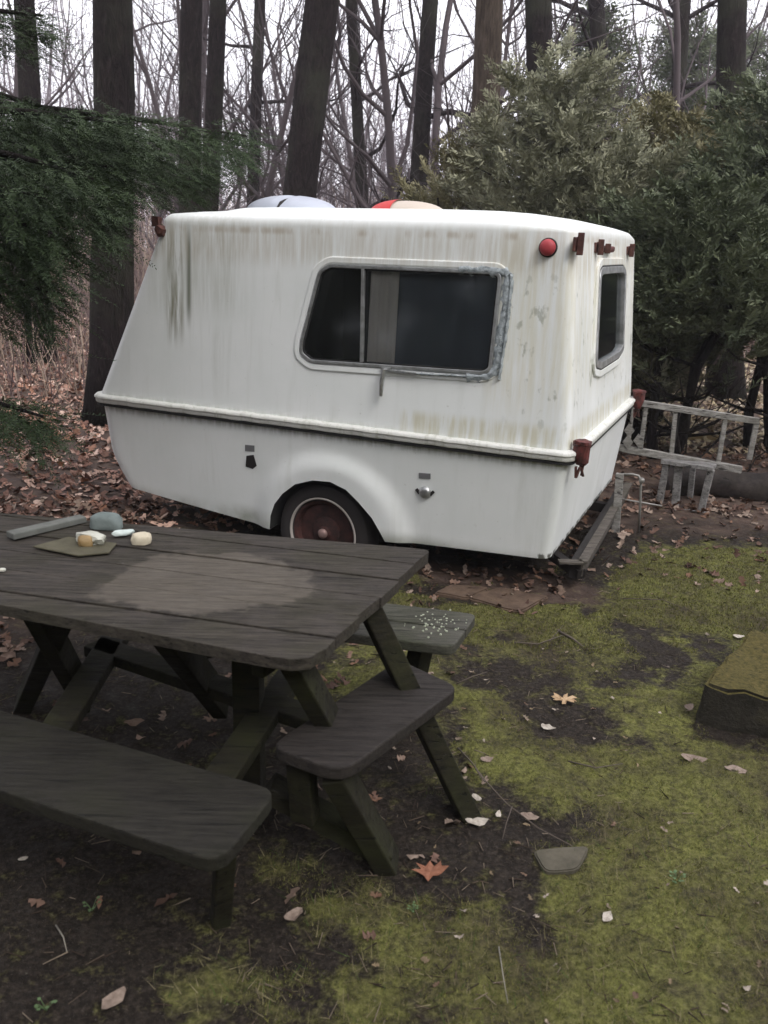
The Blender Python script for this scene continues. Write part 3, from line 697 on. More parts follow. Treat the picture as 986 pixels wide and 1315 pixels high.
# ------------------------------------------------------------ covers seen above the roof
rz = ZT + .06 + .045
def dome(name, x0, x1, ytop, c_, col_m, h, label, cat, ybase, seam=None, band=None):
    pl = P0 + E2 * c_; a = ppl(x0, ybase, pl, E2); b = ppl(x1, ybase, pl, E2); tp = ppl((x0 + x1) / 2, ytop, pl, E2)
    cen = (a + b) / 2; rx = (b - a).length / 2; zr = rz - .005; ry = rx * .8; hh = tp.z - zr
    mb = MB(); nu, nv = 40, 12
    for i in range(nv + 1):
        th = math.pi / 2 * i / nv; r = math.cos(th); z = math.sin(th) ** .85
        for j in range(nu):
            ph = 2 * math.pi * j / nu; u = math.cos(ph) * r; v = math.sin(ph) * r
            dip = 1 - (.30 * math.exp(-((u - seam) / .05) ** 2) if seam is not None else 0)
            mb.v.append(tuple(Vector((cen.x, cen.y, zr)) + E1 * u * rx * -1 + E2 * v * ry + Vector((0, 0, hh * z * dip))))
    for i in range(nv):
        for j in range(nu): q = i * nu + j; e = i * nu + (j + 1) % nu; mb.f.append((q, e, e + nu, q + nu))
    mb.f.append(tuple(range(nu))[::-1]); o = mb.build(name, col_m, None, True); tag(o, label, cat); return o, cen, rx, ry, hh
dm = mat('pale_blue_plastic', (.42, .45, .52), .35, spec=.5)
d1, cen, rx, ry, hh = dome('dome_cover', 322, 430, 251, 1.0, dm, .1, 'pale blue plastic dome with a pinched seam on the camper roof', 'roof cover', 268, seam=.12)
seamo = MB(); pts = []
for i in range(11):
    v = -1 + 2 * i / 10; r = math.sqrt(max(0, 1 - .12 ** 2 - v * v * .98)); pts.append(Vector((cen.x, cen.y, rz - .005)) + E1 * -.12 * rx + E2 * v * ry + Vector((0, 0, hh * r ** .85 * .72 + .004)))
seamo.tube(pts, .012, 6).build('seam_strap', darkst, d1)
rm_ = mat('red_plastic', (.55, .035, .03), .45); cmn = mat('cream_plastic', (.52, .45, .38), .6)
d2, cen, rx, ry, hh = dome('vent_cover', 478, 572, 258, 1.0, cmn, .1, 'low red and cream rounded cover lying on the camper roof', 'roof cover', 272)
mb = MB(); V_ = Vector((cen.x, cen.y, rz - .002))
for i in range(9):
    th = math.pi / 2 * i / 8
    for j in range(17):
        u = -1.01 + .85 * j / 16; v = -math.cos(th) * math.sqrt(max(0, 1.03 - u * u)); z = math.sqrt(max(0, 1.04 - u * u - v * v)) ** .85 * 1.03
        mb.v.append(tuple(V_ + E1 * -u * rx + E2 * v * ry + Vector((0, 0, hh * z + .002))))
for i in range(8):
    for j in range(16): q = i * 17 + j; mb.f.append((q, q + 1, q + 18, q + 17))
o = mb.build('red_panel', rm_, d2, True); fixn(o)

# ------------------------------------------------------------ picnic table
TD = math.atan2(.22, -.975)
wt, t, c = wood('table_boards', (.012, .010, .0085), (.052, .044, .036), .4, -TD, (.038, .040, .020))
# worn pale oval where the surface is scoured
pc = px(262, 752, .745); mp = t.n('ShaderNodeMapping'); gx = t.n('ShaderNodeNewGeometry'); mp.inputs['Location'].default_value = (0, 0, 0)
sb = t.n('ShaderNodeVectorMath', operation='SUBTRACT'); t.l(gx.outputs['Position'], sb.inputs[0]); sb.inputs[1].default_value = tuple(pc)
mp.inputs['Rotation'].default_value = (0, 0, -TD); mp.inputs['Scale'].default_value = (1 / .36, 1 / .27, 0); t.l(sb.outputs[0], mp.inputs[0])
ln = t.n('ShaderNodeVectorMath', operation='LENGTH'); t.l(mp.outputs[0], ln.inputs[0])
dd = t.math('ADD', ln.outputs['Value'], t.math('MULTIPLY', t.math('SUBTRACT', t.noise(t.geo(), 6, 5), .5), .8))
c2 = t.mix(t.ramp(dd, [(.80, .80), (.87, 0.0)]), c, t.ramp(t.noise(t.geo((1, 9, 1), (0, 0, -TD)), 8, 7, .75), [(.3, (.050, .043, .035)), (.7, (.145, .125, .100))]))
c3 = t.mix(t.ramp(t.noise(t.geo(), 120, 2), [(.76, 0.0), (.79, .8)]), c2, (.3, .3, .27))
t.base(c3)
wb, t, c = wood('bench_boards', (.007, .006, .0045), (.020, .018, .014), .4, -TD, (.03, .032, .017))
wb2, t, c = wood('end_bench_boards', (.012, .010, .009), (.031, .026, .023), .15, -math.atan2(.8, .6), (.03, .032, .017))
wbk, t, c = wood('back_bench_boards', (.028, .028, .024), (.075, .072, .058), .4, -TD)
wl, t, c = wood('leg_timber', (.006, .005, .004), (.020, .018, .010), .8, 0, (.032, .035, .012), 6)
ZTAB = .76
tc = px(250, 760, 0); pt = empty('picnic_table', (tc.x, tc.y, 0), 'old dark wooden picnic table with benches on its sides and pale stones on top', 'picnic table')
TR = px(553, 706, ZTAB); TN = px(388, 848, ZTAB); dn = (px(0, 776, ZTAB) - px(350, 843, ZTAB)).normalized(); dfar = (px(60, 664, ZTAB) - px(552, 706, ZTAB)).normalized()
nearc = px(395, 850, ZTAB); TL1 = nearc + dn * 1.75; TL2 = TR + dfar * 1.75
poly = roundpoly([TR, nearc, TL1, TL2], [.03, .09, .08, .05], 5)
axis = (dn + dfar).normalized(); nrmb = Vector((-axis.y, axis.x, 0)); 
if (TR - nearc).dot(nrmb) < 0: nrmb = -nrmb
d0 = min(p.dot(nrmb) for p in poly); d1_ = max(p.dot(nrmb) for p in poly); NB = 6; mb = MB(); wbd = (d1_ - d0) / NB
for i in range(NB):
    q = clip([Vector((p.x, p.y, 0)) for p in poly], nrmb * (d0 + i * wbd + .0025), nrmb); q = clip(q, nrmb * (d0 + (i + 1) * wbd - .0025), -nrmb)
    if len(q) > 2: q = [p + axis * random.uniform(-.006, .006) for p in q]; mb.prism([(p.x, p.y) for p in q], ZTAB - .038 + .0, ZTAB + random.uniform(-.005, .002))
top = mb.build('tabletop', wt, pt, bevel=.005)
def bench(pts, z, m, rads, boards=1, seed=0):
    P_ = [px(x, y, z) for x, y in pts]; return P_
ZS = .45
def plank_poly(P_, z, m, name, boards, rads, th=.04):
    q0 = roundpoly(P_, rads, 4); ax = (P_[1] - P_[0]).normalized(); nb = Vector((-ax.y, ax.x, 0)); lo = min(p.dot(nb) for p in q0); hi = max(p.dot(nb) for p in q0); mb = MB()
    for i in range(boards):
        q = clip([Vector((p.x, p.y, 0)) for p in q0], nb * (lo + (hi - lo) * i / boards + (.002 if i else -1)), nb)
        q = clip(q, nb * (lo + (hi - lo) * (i + 1) / boards - (.002 if i < boards - 1 else -1)), -nb)
        mb.prism([(p.x, p.y) for p in q], z - th, z - .002 * i)
    return mb.build(name, m, pt, bevel=.006)
# near bench: far edge dir
a = px(357, 1014, ZS); b = px(282, 1108, ZS); dnb = (px(0, 912, ZS) - px(340, 1010, ZS)).normalized()
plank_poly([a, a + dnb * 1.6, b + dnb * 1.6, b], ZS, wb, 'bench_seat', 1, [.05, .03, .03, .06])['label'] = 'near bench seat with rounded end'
# end bench
A_ = px(345, 958, ZS); B_ = px(440, 992, ZS); C_ = px(590, 882, ZS); D_ = px(512, 846, ZS)
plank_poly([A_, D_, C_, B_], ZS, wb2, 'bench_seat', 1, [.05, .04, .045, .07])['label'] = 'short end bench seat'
# back bench
q1 = px(613, 788, ZS); q2 = px(582, 830, ZS); dbk = (q1 - px(430, 766, ZS)).normalized() * -1
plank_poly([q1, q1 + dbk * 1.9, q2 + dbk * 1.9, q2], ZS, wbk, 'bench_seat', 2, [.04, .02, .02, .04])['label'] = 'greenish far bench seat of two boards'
# left end bench, out of view
LE = TL1 + dn * .2 + Vector((0, 0, ZS - ZTAB)); eu = (TL2 - TL1).normalized(); eu.z = 0
plank_poly([LE + eu * .15, LE + eu * .65, LE + eu * .65 + dn * .27, LE + eu * .15 + dn * .27], ZS, wb, 'bench_seat', 1, .04)
def leg(a, b, w=.09, t_=.045, nm='leg', up=(0, 0, 1)): return MB().beam(a, b, w, t_, up).build(nm, wl, pt, bevel=.005)
zt = ZTAB - .042
la = px(322, 1040, 0); leg(Vector((la.x, la.y, zt)), Vector((la.x, la.y, -.03)), .11, .08)                     # near corner post
lb_ = px(468, 768, zt); leg(lb_, px(603, 1050, -.03), .11, .06, up=(1, .3, 0))                        # splayed leg passing behind the end bench
c0 = px(386, 975, ZS - .045); leg(c0, Vector((c0.x + .01, c0.y + .03, .20)), .07, .05)
d0_ = px(428, 985, ZS - .045); leg(d0_, px(500, 1112, -.03), .10, .06, up=(1, 0, 0))
leg(px(345, 1010, .24), px(500, 1096, .03), .09, .05, nm='brace')
leg(px(372, 838, zt), px(455, 985, .20), .09, .05, nm='brace', up=(1, 0, 0))
e0 = px(282, 1085, ZS - .045); leg(e0 + Vector((0,.1,0)), px(283, 1185, -.02), .05, .04)
leg(px(205, 800, zt), px(285, 905, .2), .10, .05, up=(1, 0, 0)); leg(px(90, 770, zt), px(30, 905, .0), .10, .06, up=(1, 0, 0))
leg(px(40, 770, zt), px(110, 900, .1), .09, .05, nm='brace', up=(1, 0, 0))
f0 = px(545, 812, ZS - .045); leg(f0, Vector((f0.x - .06, f0.y + .05, -.03)), .08, .06)
leg(px(410, 800, ZS - .06), px(230, 840, ZS - .1), .09, .04, nm='cross_beam')
cm = px(300, 800, ZS - .09)
leg(px(420, 930, ZS - .09), px(120, 830, ZS - .09), .09, .04, nm='cross_beam')
leg(px(250, 1050, ZS - .09), px(420, 800, ZS - .09), .09, .04, nm='cross_beam')
leg(px(60, 960, ZS - .09), px(160, 800, ZS - .09), .09, .04, nm='cross_beam')
leg(px(330, 850, zt - .05), px(505, 735, zt - .05), .04, .09, nm='batten'); leg(px(60, 790, zt - .05), px(150, 690, zt - .05), .04, .09, nm='batten')
# white frost-like lichen specks on the far bench
spm = mat('pale_lichen', (.42, .45, .34), .9)
mb = MB(); rr = random.Random(5)
for i in range(60):
    p = px(rr.gauss(562, 18), rr.gauss(800, 8), ZS); s_ = rr.uniform(.0015, .0045)
    if 520 < 600: mb.prism([(p.x + math.cos(k * 1.26 + i) * s_ * rr.uniform(.5, 1.4), p.y + math.sin(k * 1.26 + i) * s_ * rr.uniform(.5, 1.4)) for k in range(5)], ZS - .002, ZS + .002)
o = mb.build('lichen_specks', spm, pt); o['kind'] = 'stuff'

# ------------------------------------------------------------ stones and shells on the table
def stone_mat(nm, a, b, rough=.8, sc=12):
    m = mat(nm, a, rough, spec=.3); t = NT(m); n_ = t.noise(t.geo(), sc, 6, .65); t.base(t.ramp(n_, [(.3, a), (.7, b)])); t.bump(t.noise(t.geo(), sc * 3, 5), .4, .005); return m
def lump(name, c, size, rot, m, label, cat, seed=0, rough_=.25, sub=3, flatb=True, parent=None, pw=.8):
    bm = bmesh.new(); bmesh.ops.create_icosphere(bm, subdivisions=sub, radius=1); mb = MB(); M3 = Matrix.Rotation(rot, 3, 'Z')
    for v in bm.verts:
        p = v.co.copy(); n_ = mnoise.noise(p * 1.4 + Vector((seed * 7.1, 0, 0))) * rough_ + mnoise.noise(p * 3.5 + Vector((0, seed * 3.3, 0))) * rough_ * .4
        p = p * (1 + n_); p = Vector([math.copysign(abs(x) ** pw, x) for x in p]); p.z = max(p.z, -.45) if flatb else p.z
        q = M3 @ Vector((p.x * size[0], p.y * size[1], 0)); mb.v.append((c[0] + q.x, c[1] + q.y, c[2] + (p.z + (.45 if flatb else 0)) * size[2]))
    mb.f = [tuple(v.index for v in f.verts) for f in bm.faces]; bm.free()
    o = mb.build(name, m, parent, True); smoothang(o, 40)
    if parent is None: tag(o, label, cat)
    return o
zt0 = ZTAB + .002
g1 = stone_mat('grey_green_stone', (.10, .125, .12), (.20, .235, .225)); g2 = stone_mat('slate_grey', (.09, .095, .085), (.16, .165, .15)); cream = stone_mat('cream_stone', (.46, .40, .29), (.62, .57, .44), .6)
shellm = stone_mat('shell_white', (.42, .52, .50), (.68, .74, .70), .4, 20); amber = stone_mat('amber_stone', (.22, .14, .06), (.35, .25, .12), .5); olive = stone_mat('olive_slate', (.06, .055, .035), (.11, .10, .065))
paleq = stone_mat('pale_quartz', (.40, .40, .33), (.62, .62, .55), .4)
sa_, sb2 = px(18, 695, ZTAB), px(112, 672, ZTAB); ax = (sb2 - sa_).normalized(); up_ = Vector((-ax.y, ax.x, 0))
mb = MB(); mb.prism([tuple(v)[:2] for v in (sa_ , sb2, sb2 + up_ * .045, sa_ + up_ * .05)], zt0, zt0 + .022); mb.rough(.002, 20)
o = mb.build('stone_slab', g2, None, bevel=.004); tag(o, 'long narrow grey slab lying behind the stones on the table', 'stone slab')
c_ = px(137, 678, ZTAB); lump('rock', (c_.x, c_.y, zt0), (.056, .035, .036), -.1, g1, 'largest grey green rock at the back of the pile on the table', 'rock', 1, .2, pw=.7)
c_ = px(118, 699, ZTAB); o = lump('seashell', (c_.x, c_.y, zt0 + .006), (.056, .025, .024), -.35, paleq, 'broken pale whitish shell with an amber end in front of the grey rock', 'shell', 2, .5)
c_ = px(110, 703, ZTAB); lump('amber_patch', (c_.x, c_.y, zt0 + .004), (.024, .02, .024), .2, amber, '', '', 3, .3, parent=o)
c_ = px(158, 689, ZTAB); lump('seashell', (c_.x, c_.y, zt0 + .004), (.034, .014, .013), .35, shellm, 'flat blue white shell between the grey rock and the cream stone', 'shell', 4, .4)
c_ = px(182, 698, ZTAB); lump('rock', (c_.x, c_.y, zt0), (.033, .024, .024), .25, cream, 'smooth cream coloured stone at the right end of the pile', 'rock', 5, .28, pw=.7)
P_ = [px(x, y, ZTAB) for x, y in ((42, 704), (88, 692), (150, 700), (140, 712), (100, 716))]
mb = MB(); mb.prism([tuple(p)[:2] for p in P_], zt0, zt0 + .006); o = mb.build('flat_stone', olive, None, bevel=.002); tag(o, 'thin olive slate lying under the pale shells on the table', 'stone')
c_ = px(3, 734, ZTAB); lump('pebble', (c_.x, c_.y, zt0), (.010, .008, .006), .25, paleq, 'tiny white pebble near the left edge of the tabletop', 'pebble', 6)

# ------------------------------------------------------------ railing, stool and frame behind the camper
rw, t, c = wood('peeling_paint_wood', (.12, .11, .10), (.30, .29, .27), .35, 0, (.12, .12, .08), 5)
rw2, t, c = wood('grey_painted_wood', (.08, .078, .075), (.27, .26, .25), .2, 0, (.09, .09, .08), 4)
rpl = Vector((1.75, 5.95, 0)); rn = Vector((.22, .975, 0)).normalized()
def RP(x, y, d=0): return ppl(x, y, rpl + rn * d, rn)
rl = empty('wooden_railing', (RP(880, 600).x, RP(880, 600).y, 0), 'weathered off white wooden railing lying behind the camper beside the dark evergreens', 'railing')
def rb(pts, w, th, nm, m=rw, par=rl, d=0): 
    P_ = [RP(x, y, d) for x, y in pts]; return MB().beam(P_[0], P_[1], w, th, tuple(rn)).rough(.004, 6).build(nm, m, par, bevel=.004)
rb([(800, 514), (974, 541)], .045, .04, 'top_rail'); rb([(786, 573), (952, 603)], .05, .045, 'bottom_rail')
for x0, x1, y0, y1, w_ in ((830, 822, 519, 580, .03), (868, 862, 526, 585, .03), (932, 922, 534, 598, .03), (972, 962, 541, 590, .035), (814, 806, 517, 577, .02)): rb([(x0, y0), (x1, y1)], w_, .03, 'baluster')
rb([(872, 527), (862, 590)], .02, .05, 'baluster', darkst, d=.05)
for cx0, cy0 in ((808, 553), (820, 566), (806, 568)):
    P_ = [RP(cx0 + a_, cy0 + b_, -.03) for a_, b_ in ((-7, 0), (0, -9), (7, 0), (0, 9))]; MB().slab(P_, tuple(rn), .012).build('lattice_diamond', rw, rl)
stl = empty('wooden_stool', (px(880, 655).x, px(880, 655).y, 0), 'small peeling grey wooden stool standing under the end of the railing', 'stool')
spl = px(905, 658); sn = Vector((.5, .86, 0)).normalized()
def SP(x, y, d=0): return ppl(x, y, spl + sn * d, sn)
def sbm(a, b, w, th, nm, d=0): return MB().beam(SP(*a, d), SP(*b, d), w, th, tuple(sn)).rough(.004, 9).build(nm, rw2, stl, bevel=.004)
sbm((852, 590), (918, 600), .03, .16, 'seat', .04); sbm((913, 603), (900, 657), .045, .05, 'leg'); sbm((872, 598), (867, 651), .05, .04, 'leg', .02); sbm((856, 596), (846, 650), .045, .05, 'leg', -.0); sbm((846, 651), (906, 659), .02, .03, 'stretcher')
sbm((890, 600), (886, 640), .04, .03, 'leg', .3)
fpb = px(793, 684); fn = Vector((.3, .95, 0)).normalized()
def FP(x, y, d=0): return ppl(x, y, fpb + fn * d, fn)
fr_ = empty('folding_frame', (fpb.x, fpb.y, 0), 'bent metal tube frame on a grey wooden post behind the camper bumper', 'frame')
MB().beam(FP(796, 608), FP(790, 686), .05, .04, tuple(fn)).rough(.003, 9).build('post', rw, fr_, bevel=.004)
metal = mat('dull_tube', (.26, .25, .23), .5, .5)
MB().tube([FP(795, 609), FP(812, 609), FP(820, 611), FP(823, 618), FP(822, 650), FP(820, 684)], .008, 8).build('tube', metal, fr_, True)
MB().tube([FP(795, 640), FP(810, 643), FP(822, 645), FP(850, 650)], .006, 8).build('tube', metal, fr_, True)
MB().lathe(FP(824, 617), tuple(fn), [(.012, -.02), (.018, -.01), (.018, .01), (.012, .02)], 12).build('bolt', metal, fr_, True)

tb = mat('dark_trunk_bark', rough=.95, spec=.15)
rr = random.Random(91)
for i in range(5):
    mb = MB(); x0 = rr.uniform(835, 985); b0 = RP(x0, rr.uniform(600, 640), rr.uniform(.15, .9)); limb_p = b0; d_ = Vector((rr.gauss(0, .8), rr.gauss(0, .4), rr.uniform(.3, .8))).normalized(); q = b0; pts = [q]
    for k in range(8): d_ = (d_ + Vector((rr.gauss(0, .3), rr.gauss(0, .3), rr.gauss(0, .22)))).normalized(); q = q + d_ * .13; pts.append(q)
    mb.tube(pts, [.009 * (1 - .8 * k / 8) for k in range(9)], 5)
    for k in (2, 3, 4, 5, 6, 7):
        e_ = (d_ + Vector((rr.gauss(0, .9), rr.gauss(0, .9), rr.gauss(.2, .5)))).normalized(); mb.tube([pts[k], pts[k] + e_ * .14 + Vector((0, 0, .02)), pts[k] + e_ * .32], [.004, .003, .001], 4)
    o = mb.build('dead_branch', tb, None, True); tag(o, 'thin dead branch sticking up among the dark sticks behind the railing', 'branch', 'dead branches tangled behind the railing')
# dark log lying behind on the right
bark, t, c = wood('dark_bark', (.014, .011, .010), (.042, .033, .030), .2, 0, (.03, .035, .015), 1)
def log(name, p, q, r, label):
    n_ = 14; pts = [p.lerp(q, i / n_) + Vector((0, 0, .03 * math.sin(i * 1.3))) for i in range(n_ + 1)]; o = MB().tube(pts, [r * (1 + .1 * math.sin(i * 2.1)) for i in range(n_ + 1)], 14).rough(.03, 5).build(name, bark, None, True); smoothang(o, 50); tag(o, label, 'log')
log('fallen_log', Vector((2.15, 6.25, .07)), Vector((4.6, 5.95, .09)), .14, 'dark log lying on the ground behind the grey stool')
tan = mat('tan_board', (.17, .115, .055), .9); t = NT(tan); t.base(t.ramp(t.noise(t.coord(), 5, 5), [(.3, (.22, .16, .07)), (.7, (.42, .32, .17))]))
ob = pd(885, 585, 8.2); mb = MB()
P_ = [pd(x, y, 8.2) for x, y in ((872, 556), (925, 560), (925, 596), (868, 592))]; mb.slab(P_, (.1, 1, 0), .03); o = mb.rough(.01, 4).build('plywood_board', tan, None); fixn(o); tag(o, 'tan weathered board leaning in the leaves beyond the railing', 'board')

# ------------------------------------------------------------ stones on the ground
mossy = mat('mossy_concrete', rough=.95, spec=.2); t = NT(mossy); f1 = t.noise(t.geo(), 9, 6, .7); f2 = t.noise(t.geo(), 60, 5, .7)
sz = t.n('ShaderNodeNewGeometry'); sx = t.n('ShaderNodeSeparateXYZ'); t.l(sz.outputs['Normal'], sx.inputs[0])
mz = t.ramp(f2, [(.3, (.035, .03, .012)), (.55, (.095, .08, .026)), (.8, (.16, .115, .05))]); st_ = t.ramp(f1, [(.3, (.02, .018, .014)), (.7, (.05, .045, .035))])
t.base(t.mix(t.ramp(t.math('ADD', sx.outputs['Z'], t.math('MULTIPLY', f1, .5)), [(.35, 0.0), (.8, 1.0)]), st_, mz)); t.bump(f2, .9, .012)
def stonebox(name, pts, z0, z1, m, label, cat, rg=.012, bev=.02):
    """slab cut finely so its surface can be uneven"""
    poly_ = roundpoly(pts, .03, 3); bm = bmesh.new(); vs = [bm.verts.new((p.x, p.y, z0)) for p in poly_]; f = bm.faces.new(vs); 
    r = bmesh.ops.extrude_face_region(bm, geom=[f]); top_ = [v for v in r['geom'] if isinstance(v, bmesh.types.BMVert)]
    for v in top_: v.co.z = z1
    bmesh.ops.recalc_face_normals(bm, faces=bm.faces); bmesh.ops.bevel(bm, geom=[e for e in bm.edges if abs(e.verts[0].co.z - z1) < 1e-5 and abs(e.verts[1].co.z - z1) < 1e-5], offset=bev, segments=2, affect='EDGES')
    bmesh.ops.triangulate(bm, faces=bm.faces)
    for _ in range(3): bmesh.ops.subdivide_edges(bm, edges=[e for e in bm.edges if e.calc_length() > .05], cuts=1); bmesh.ops.triangulate(bm, faces=[f for f in bm.faces if len(f.verts) > 3])
    mb = MB(); bm.verts.index_update(); mb.v = [tuple(v.co) for v in bm.verts]; mb.f = [tuple(v.index for v in f.verts) for f in bm.faces]; bm.free(); mb.rough(rg, 11)
    o = mb.build(name, m, None, True); smoothang(o, 50); tag(o, label, cat); return o
zb_ = .16
stonebox('mossy_block', [px(900, 878, zb_), px(962, 812, zb_), px(1090, 812, zb_), px(1130, 925, zb_)], -.03, zb_, mossy, 'mossy concrete block at the right edge of the picture', 'stone block', .020, .012)
reds = stone_mat('reddish_stone', (.055, .035, .025), (.14, .095, .065), .9, 14); brn = stone_mat('brown_flagstone', (.055, .050, .036), (.13, .115, .085), .9, 14)
stonebox('paving_stone', [px(600, 772), px(640, 757), px(706, 770), px(668, 790)], -.02, .02, reds, 'reddish brown flat stone just in front of the camper', 'paving stone', .006, .008)
stonebox('paving_stone', [px(556, 764), px(580, 753), px(630, 758), px(600, 772)], -.02, .018, reds, 'darker flat stone between the bench end and the reddish stone', 'paving stone', .006, .008)
stonebox('flat_stone', [px(682, 1094), px(757, 1089), px(742, 1122), px(700, 1124)], -.01, .012, brn, 'flat brownish stone sunk in the moss at the middle right', 'stone', .003, .004)

# ------------------------------------------------------------ single leaves, twigs and sprouts
def gz(p, d=.012): return Vector((p.x, p.y, H0(p.x, p.y) + d))
def leaf_from(outline_, c, size, rot, m, label, cat='leaf', curl=.2, seed=0, tilt=.15, name='fallen_leaf'):
    rr = random.Random(seed); mb = MB(); n_ = len(outline_); M3 = Matrix.Rotation(rot, 3, 'Z'); pts = [Vector((0, 0, 0))]; outline_ = [(x * rr.uniform(.8, 1.1), y * rr.uniform(.65, 1.2)) for x, y in outline_]
    for k in (.5, 1.0):
        for i, (x, y) in enumerate(outline_): pts.append(Vector((x * k, y * k, curl * (k * k) * (x * x + y * y) * .7 + rr.uniform(-.09, .09) * k)))
    top_ = []
    for p in pts: q = M3 @ Vector((p.x, p.y, p.z + p.y * tilt)) * size; top_.append(Vector(c) + q)
    mn = min(p.z for p in top_) - (c[2]); top_ = [p - Vector((0, 0, mn - .002)) for p in top_]; N = len(top_)
    mb.v = [tuple(p) for p in top_] + [tuple(p - Vector((0, 0, .0012))) for p in top_]
    for b, fl in ((0, 1), (N, 0)):
        for i in range(n_):
            j = (i + 1) % n_; f = [(b, b + 1 + i, b + 1 + j), (b + 1 + i, b + 1 + n_ + i, b + 1 + n_ + j, b + 1 + j)]; mb.f += f if fl else [x[::-1] for x in f]
    for i in range(n_): j = (i + 1) % n_; mb.f.append((1 + n_ + i, N + 1 + n_ + i, N + 1 + n_ + j, 1 + n_ + j))
    o = mb.build(name, m, None, False); fixn(o); tag(o, label, cat); return o
OAK = [(-1, 0), (-.62, .08), (-.75, .42), (-.38, .30), (-.30, .12), (-.12, .18), (-.05, .62), (.2, .48), (.22, .16), (.42, .2), (.62, .55), (.75, .28), (.62, .08), (1, .02), (.65, -.12), (.75, -.42), (.45, -.30), (.3, -.12), (.15, -.2), (.15, -.62), (-.1, -.52), (-.12, -.16), (-.32, -.12), (-.45, -.42), (-.66, -.3), (-.6, -.08)]
MAPLE = [(-1, .02), (-.5, .12), (-.7, .5), (-.3, .4), (-.1, .8), (.15, .45), (.5, .75), (.55, .35), (1, .3), (.7, .0), (.95, -.3), (.5, -.35), (.4, -.75), (.1, -.45), (-.2, -.75), (-.35, -.35), (-.7, -.45), (-.5, -.08)]
OVAL = [(-1, 0), (-.8, .25), (-.4, .45), (.1, .48), (.6, .32), (1, .04), (.7, -.28), (.2, -.46), (-.35, -.42), (-.8, -.2)]
def lmat(nm, a, b): return stone_mat(nm, a, b, .7, 40)
tanl = lmat('tan_leaf', (.34, .22, .12), (.50, .36, .22)); orl = lmat('orange_leaf', (.15, .06, .035), (.30, .13, .075)); whl_ = lmat('pale_leaf', (.26, .22, .18), (.56, .51, .44)); pkl = lmat('dusky_leaf', (.14, .10, .08), (.32, .25, .20)); brl = lmat('brown_leaf', (.14, .09, .065), (.26, .18, .13))
def L_(x, y, sz_, rot, sh, m, label, **k): c_ = gz(px(x, y)); return leaf_from(sh, tuple(c_), sz_, rot, m, label, **k)
L_(724, 901, .062, -.25, OAK, tanl, 'tan lobed oak leaf lying on the bare soil near the middle right', curl=.12, seed=1)
L_(552, 1122, .05, .15, [(-1,.05),(-.6,.2),(-.72,.42),(-.2,.42),(.1,.62),(.3,.4),(.75,.5),(.7,.18),(1,.0),(.7,-.22),(.5,-.5),(.1,-.38),(-.25,-.55),(-.42,-.25),(-.8,-.2)], orl, 'curled orange leaf on the ground below the end bench', curl=.35, seed=2, tilt=.3)
L_(703, 934, .03, -.5, OVAL, whl_, 'narrow pale leaf just below the tan oak leaf', seed=3)
L_(779, 1183, .026, .9, OVAL, whl_, 'small cream leaf lying flat on the moss toward the bottom right', curl=.1, seed=4)
L_(890, 977, .045, -.2, OVAL, pkl, 'greyish brown leaf on the moss left of the mossy block', curl=.3, seed=5)
L_(945, 992, .04, -.3, OVAL, pkl, 'thin pale brown leaf below the mossy block', seed=6)
L_(948, 820, .034, .1, OVAL, whl_, 'pale pinkish leaf on the soil behind the mossy block', curl=.3, seed=7)
L_(884, 911, .03, .6, OVAL, pkl, 'small upright leaf leaning against the left end of the mossy block', curl=.5, seed=8, tilt=.6)
L_(30, 1103, .016, .4, OVAL, whl_, 'small bright white leaf on the dark soil below the near bench', curl=.2, seed=9)
L_(147, 1290, .04, 1.1, OVAL, pkl, 'broad dull pink leaf at the bottom left edge', curl=.2, seed=10)
L_(378, 1172, .035, .8, OVAL, pkl, 'pinkish curled leaf on the soil between the bench post and the moss', curl=.4, seed=11)
L_(172, 927, .04, .2, OVAL, brl, 'brown leaf in the dark under the table beyond the near bench', seed=12)
L_(272, 920, .045, .7, OAK, brl, 'dull reddish leaf under the table left of the corner post', curl=.4, seed=13)
L_(737, 1100, .03, .3, OVAL, brl, 'brown leaf on the flat sunken stone', seed=14) if False else None
tw = mat('twig_bark', (.10, .08, .065), .9); twp = mat('pale_twig', (.26, .24, .20), .8)
def twig(pts, r, m, label, forks=()):
    mb = MB(); P_ = [gz(px(x, y), .012 + dz) for x, y, dz in pts]; mb.tube(P_, [r * (1 - .6 * i / (len(P_) - 1)) for i in range(len(P_))], 6)
    for fk in forks: Q = [gz(px(x, y), .012 + dz) for x, y, dz in fk]; mb.tube(Q, [r * .7 * (1 - .6 * i / (len(Q) - 1)) for i in range(len(Q))], 5)
    o = mb.build('twig', m, None, True); tag(o, label, 'twig'); return o
tg = twig([(588, 962, 0), (605, 985, .02), (622, 1010, .02), (650, 1038, .02), (690, 1065, .01), (735, 1088, 0)], .0032, tw, 'long forked twig with pale leaves beside the end bench', [((657, 1042, .02), (650, 1062, .02), (645, 1080, .01)), ((622, 1012, .02), (610, 1000, .03), (609, 985, .03))])
for i, (x, y, s_, r_) in enumerate(((626, 977, .026, .3), (612, 1027, .022, -.6), (612, 1056, .034, 0), (640, 1046, .02, 1.2), (680, 1050, .03, -.2))):
    L_(x, y, s_, r_, OVAL, whl_ if i not in (0, 4) else pkl, ['grey leaf at the upper end of the forked twig', 'small white leaf upright on the forked twig', 'largest white leaf of the cluster on the forked twig', 'bright white curled leaf right in the fork of the twig', 'grey leaf under the lower end of the forked twig'][i], curl=.4, seed=20 + i, tilt=.3)
twig([(585, 885, 0), (605, 882, .03), (625, 875, .03)], .003, tw, 'short dark twig pointing out from the corner of the end bench')
twig([(715, 815, 0), (735, 826, .01), (748, 832, 0)], .007, tw, 'thick short stick on the soil between the paving stones and oak leaf')
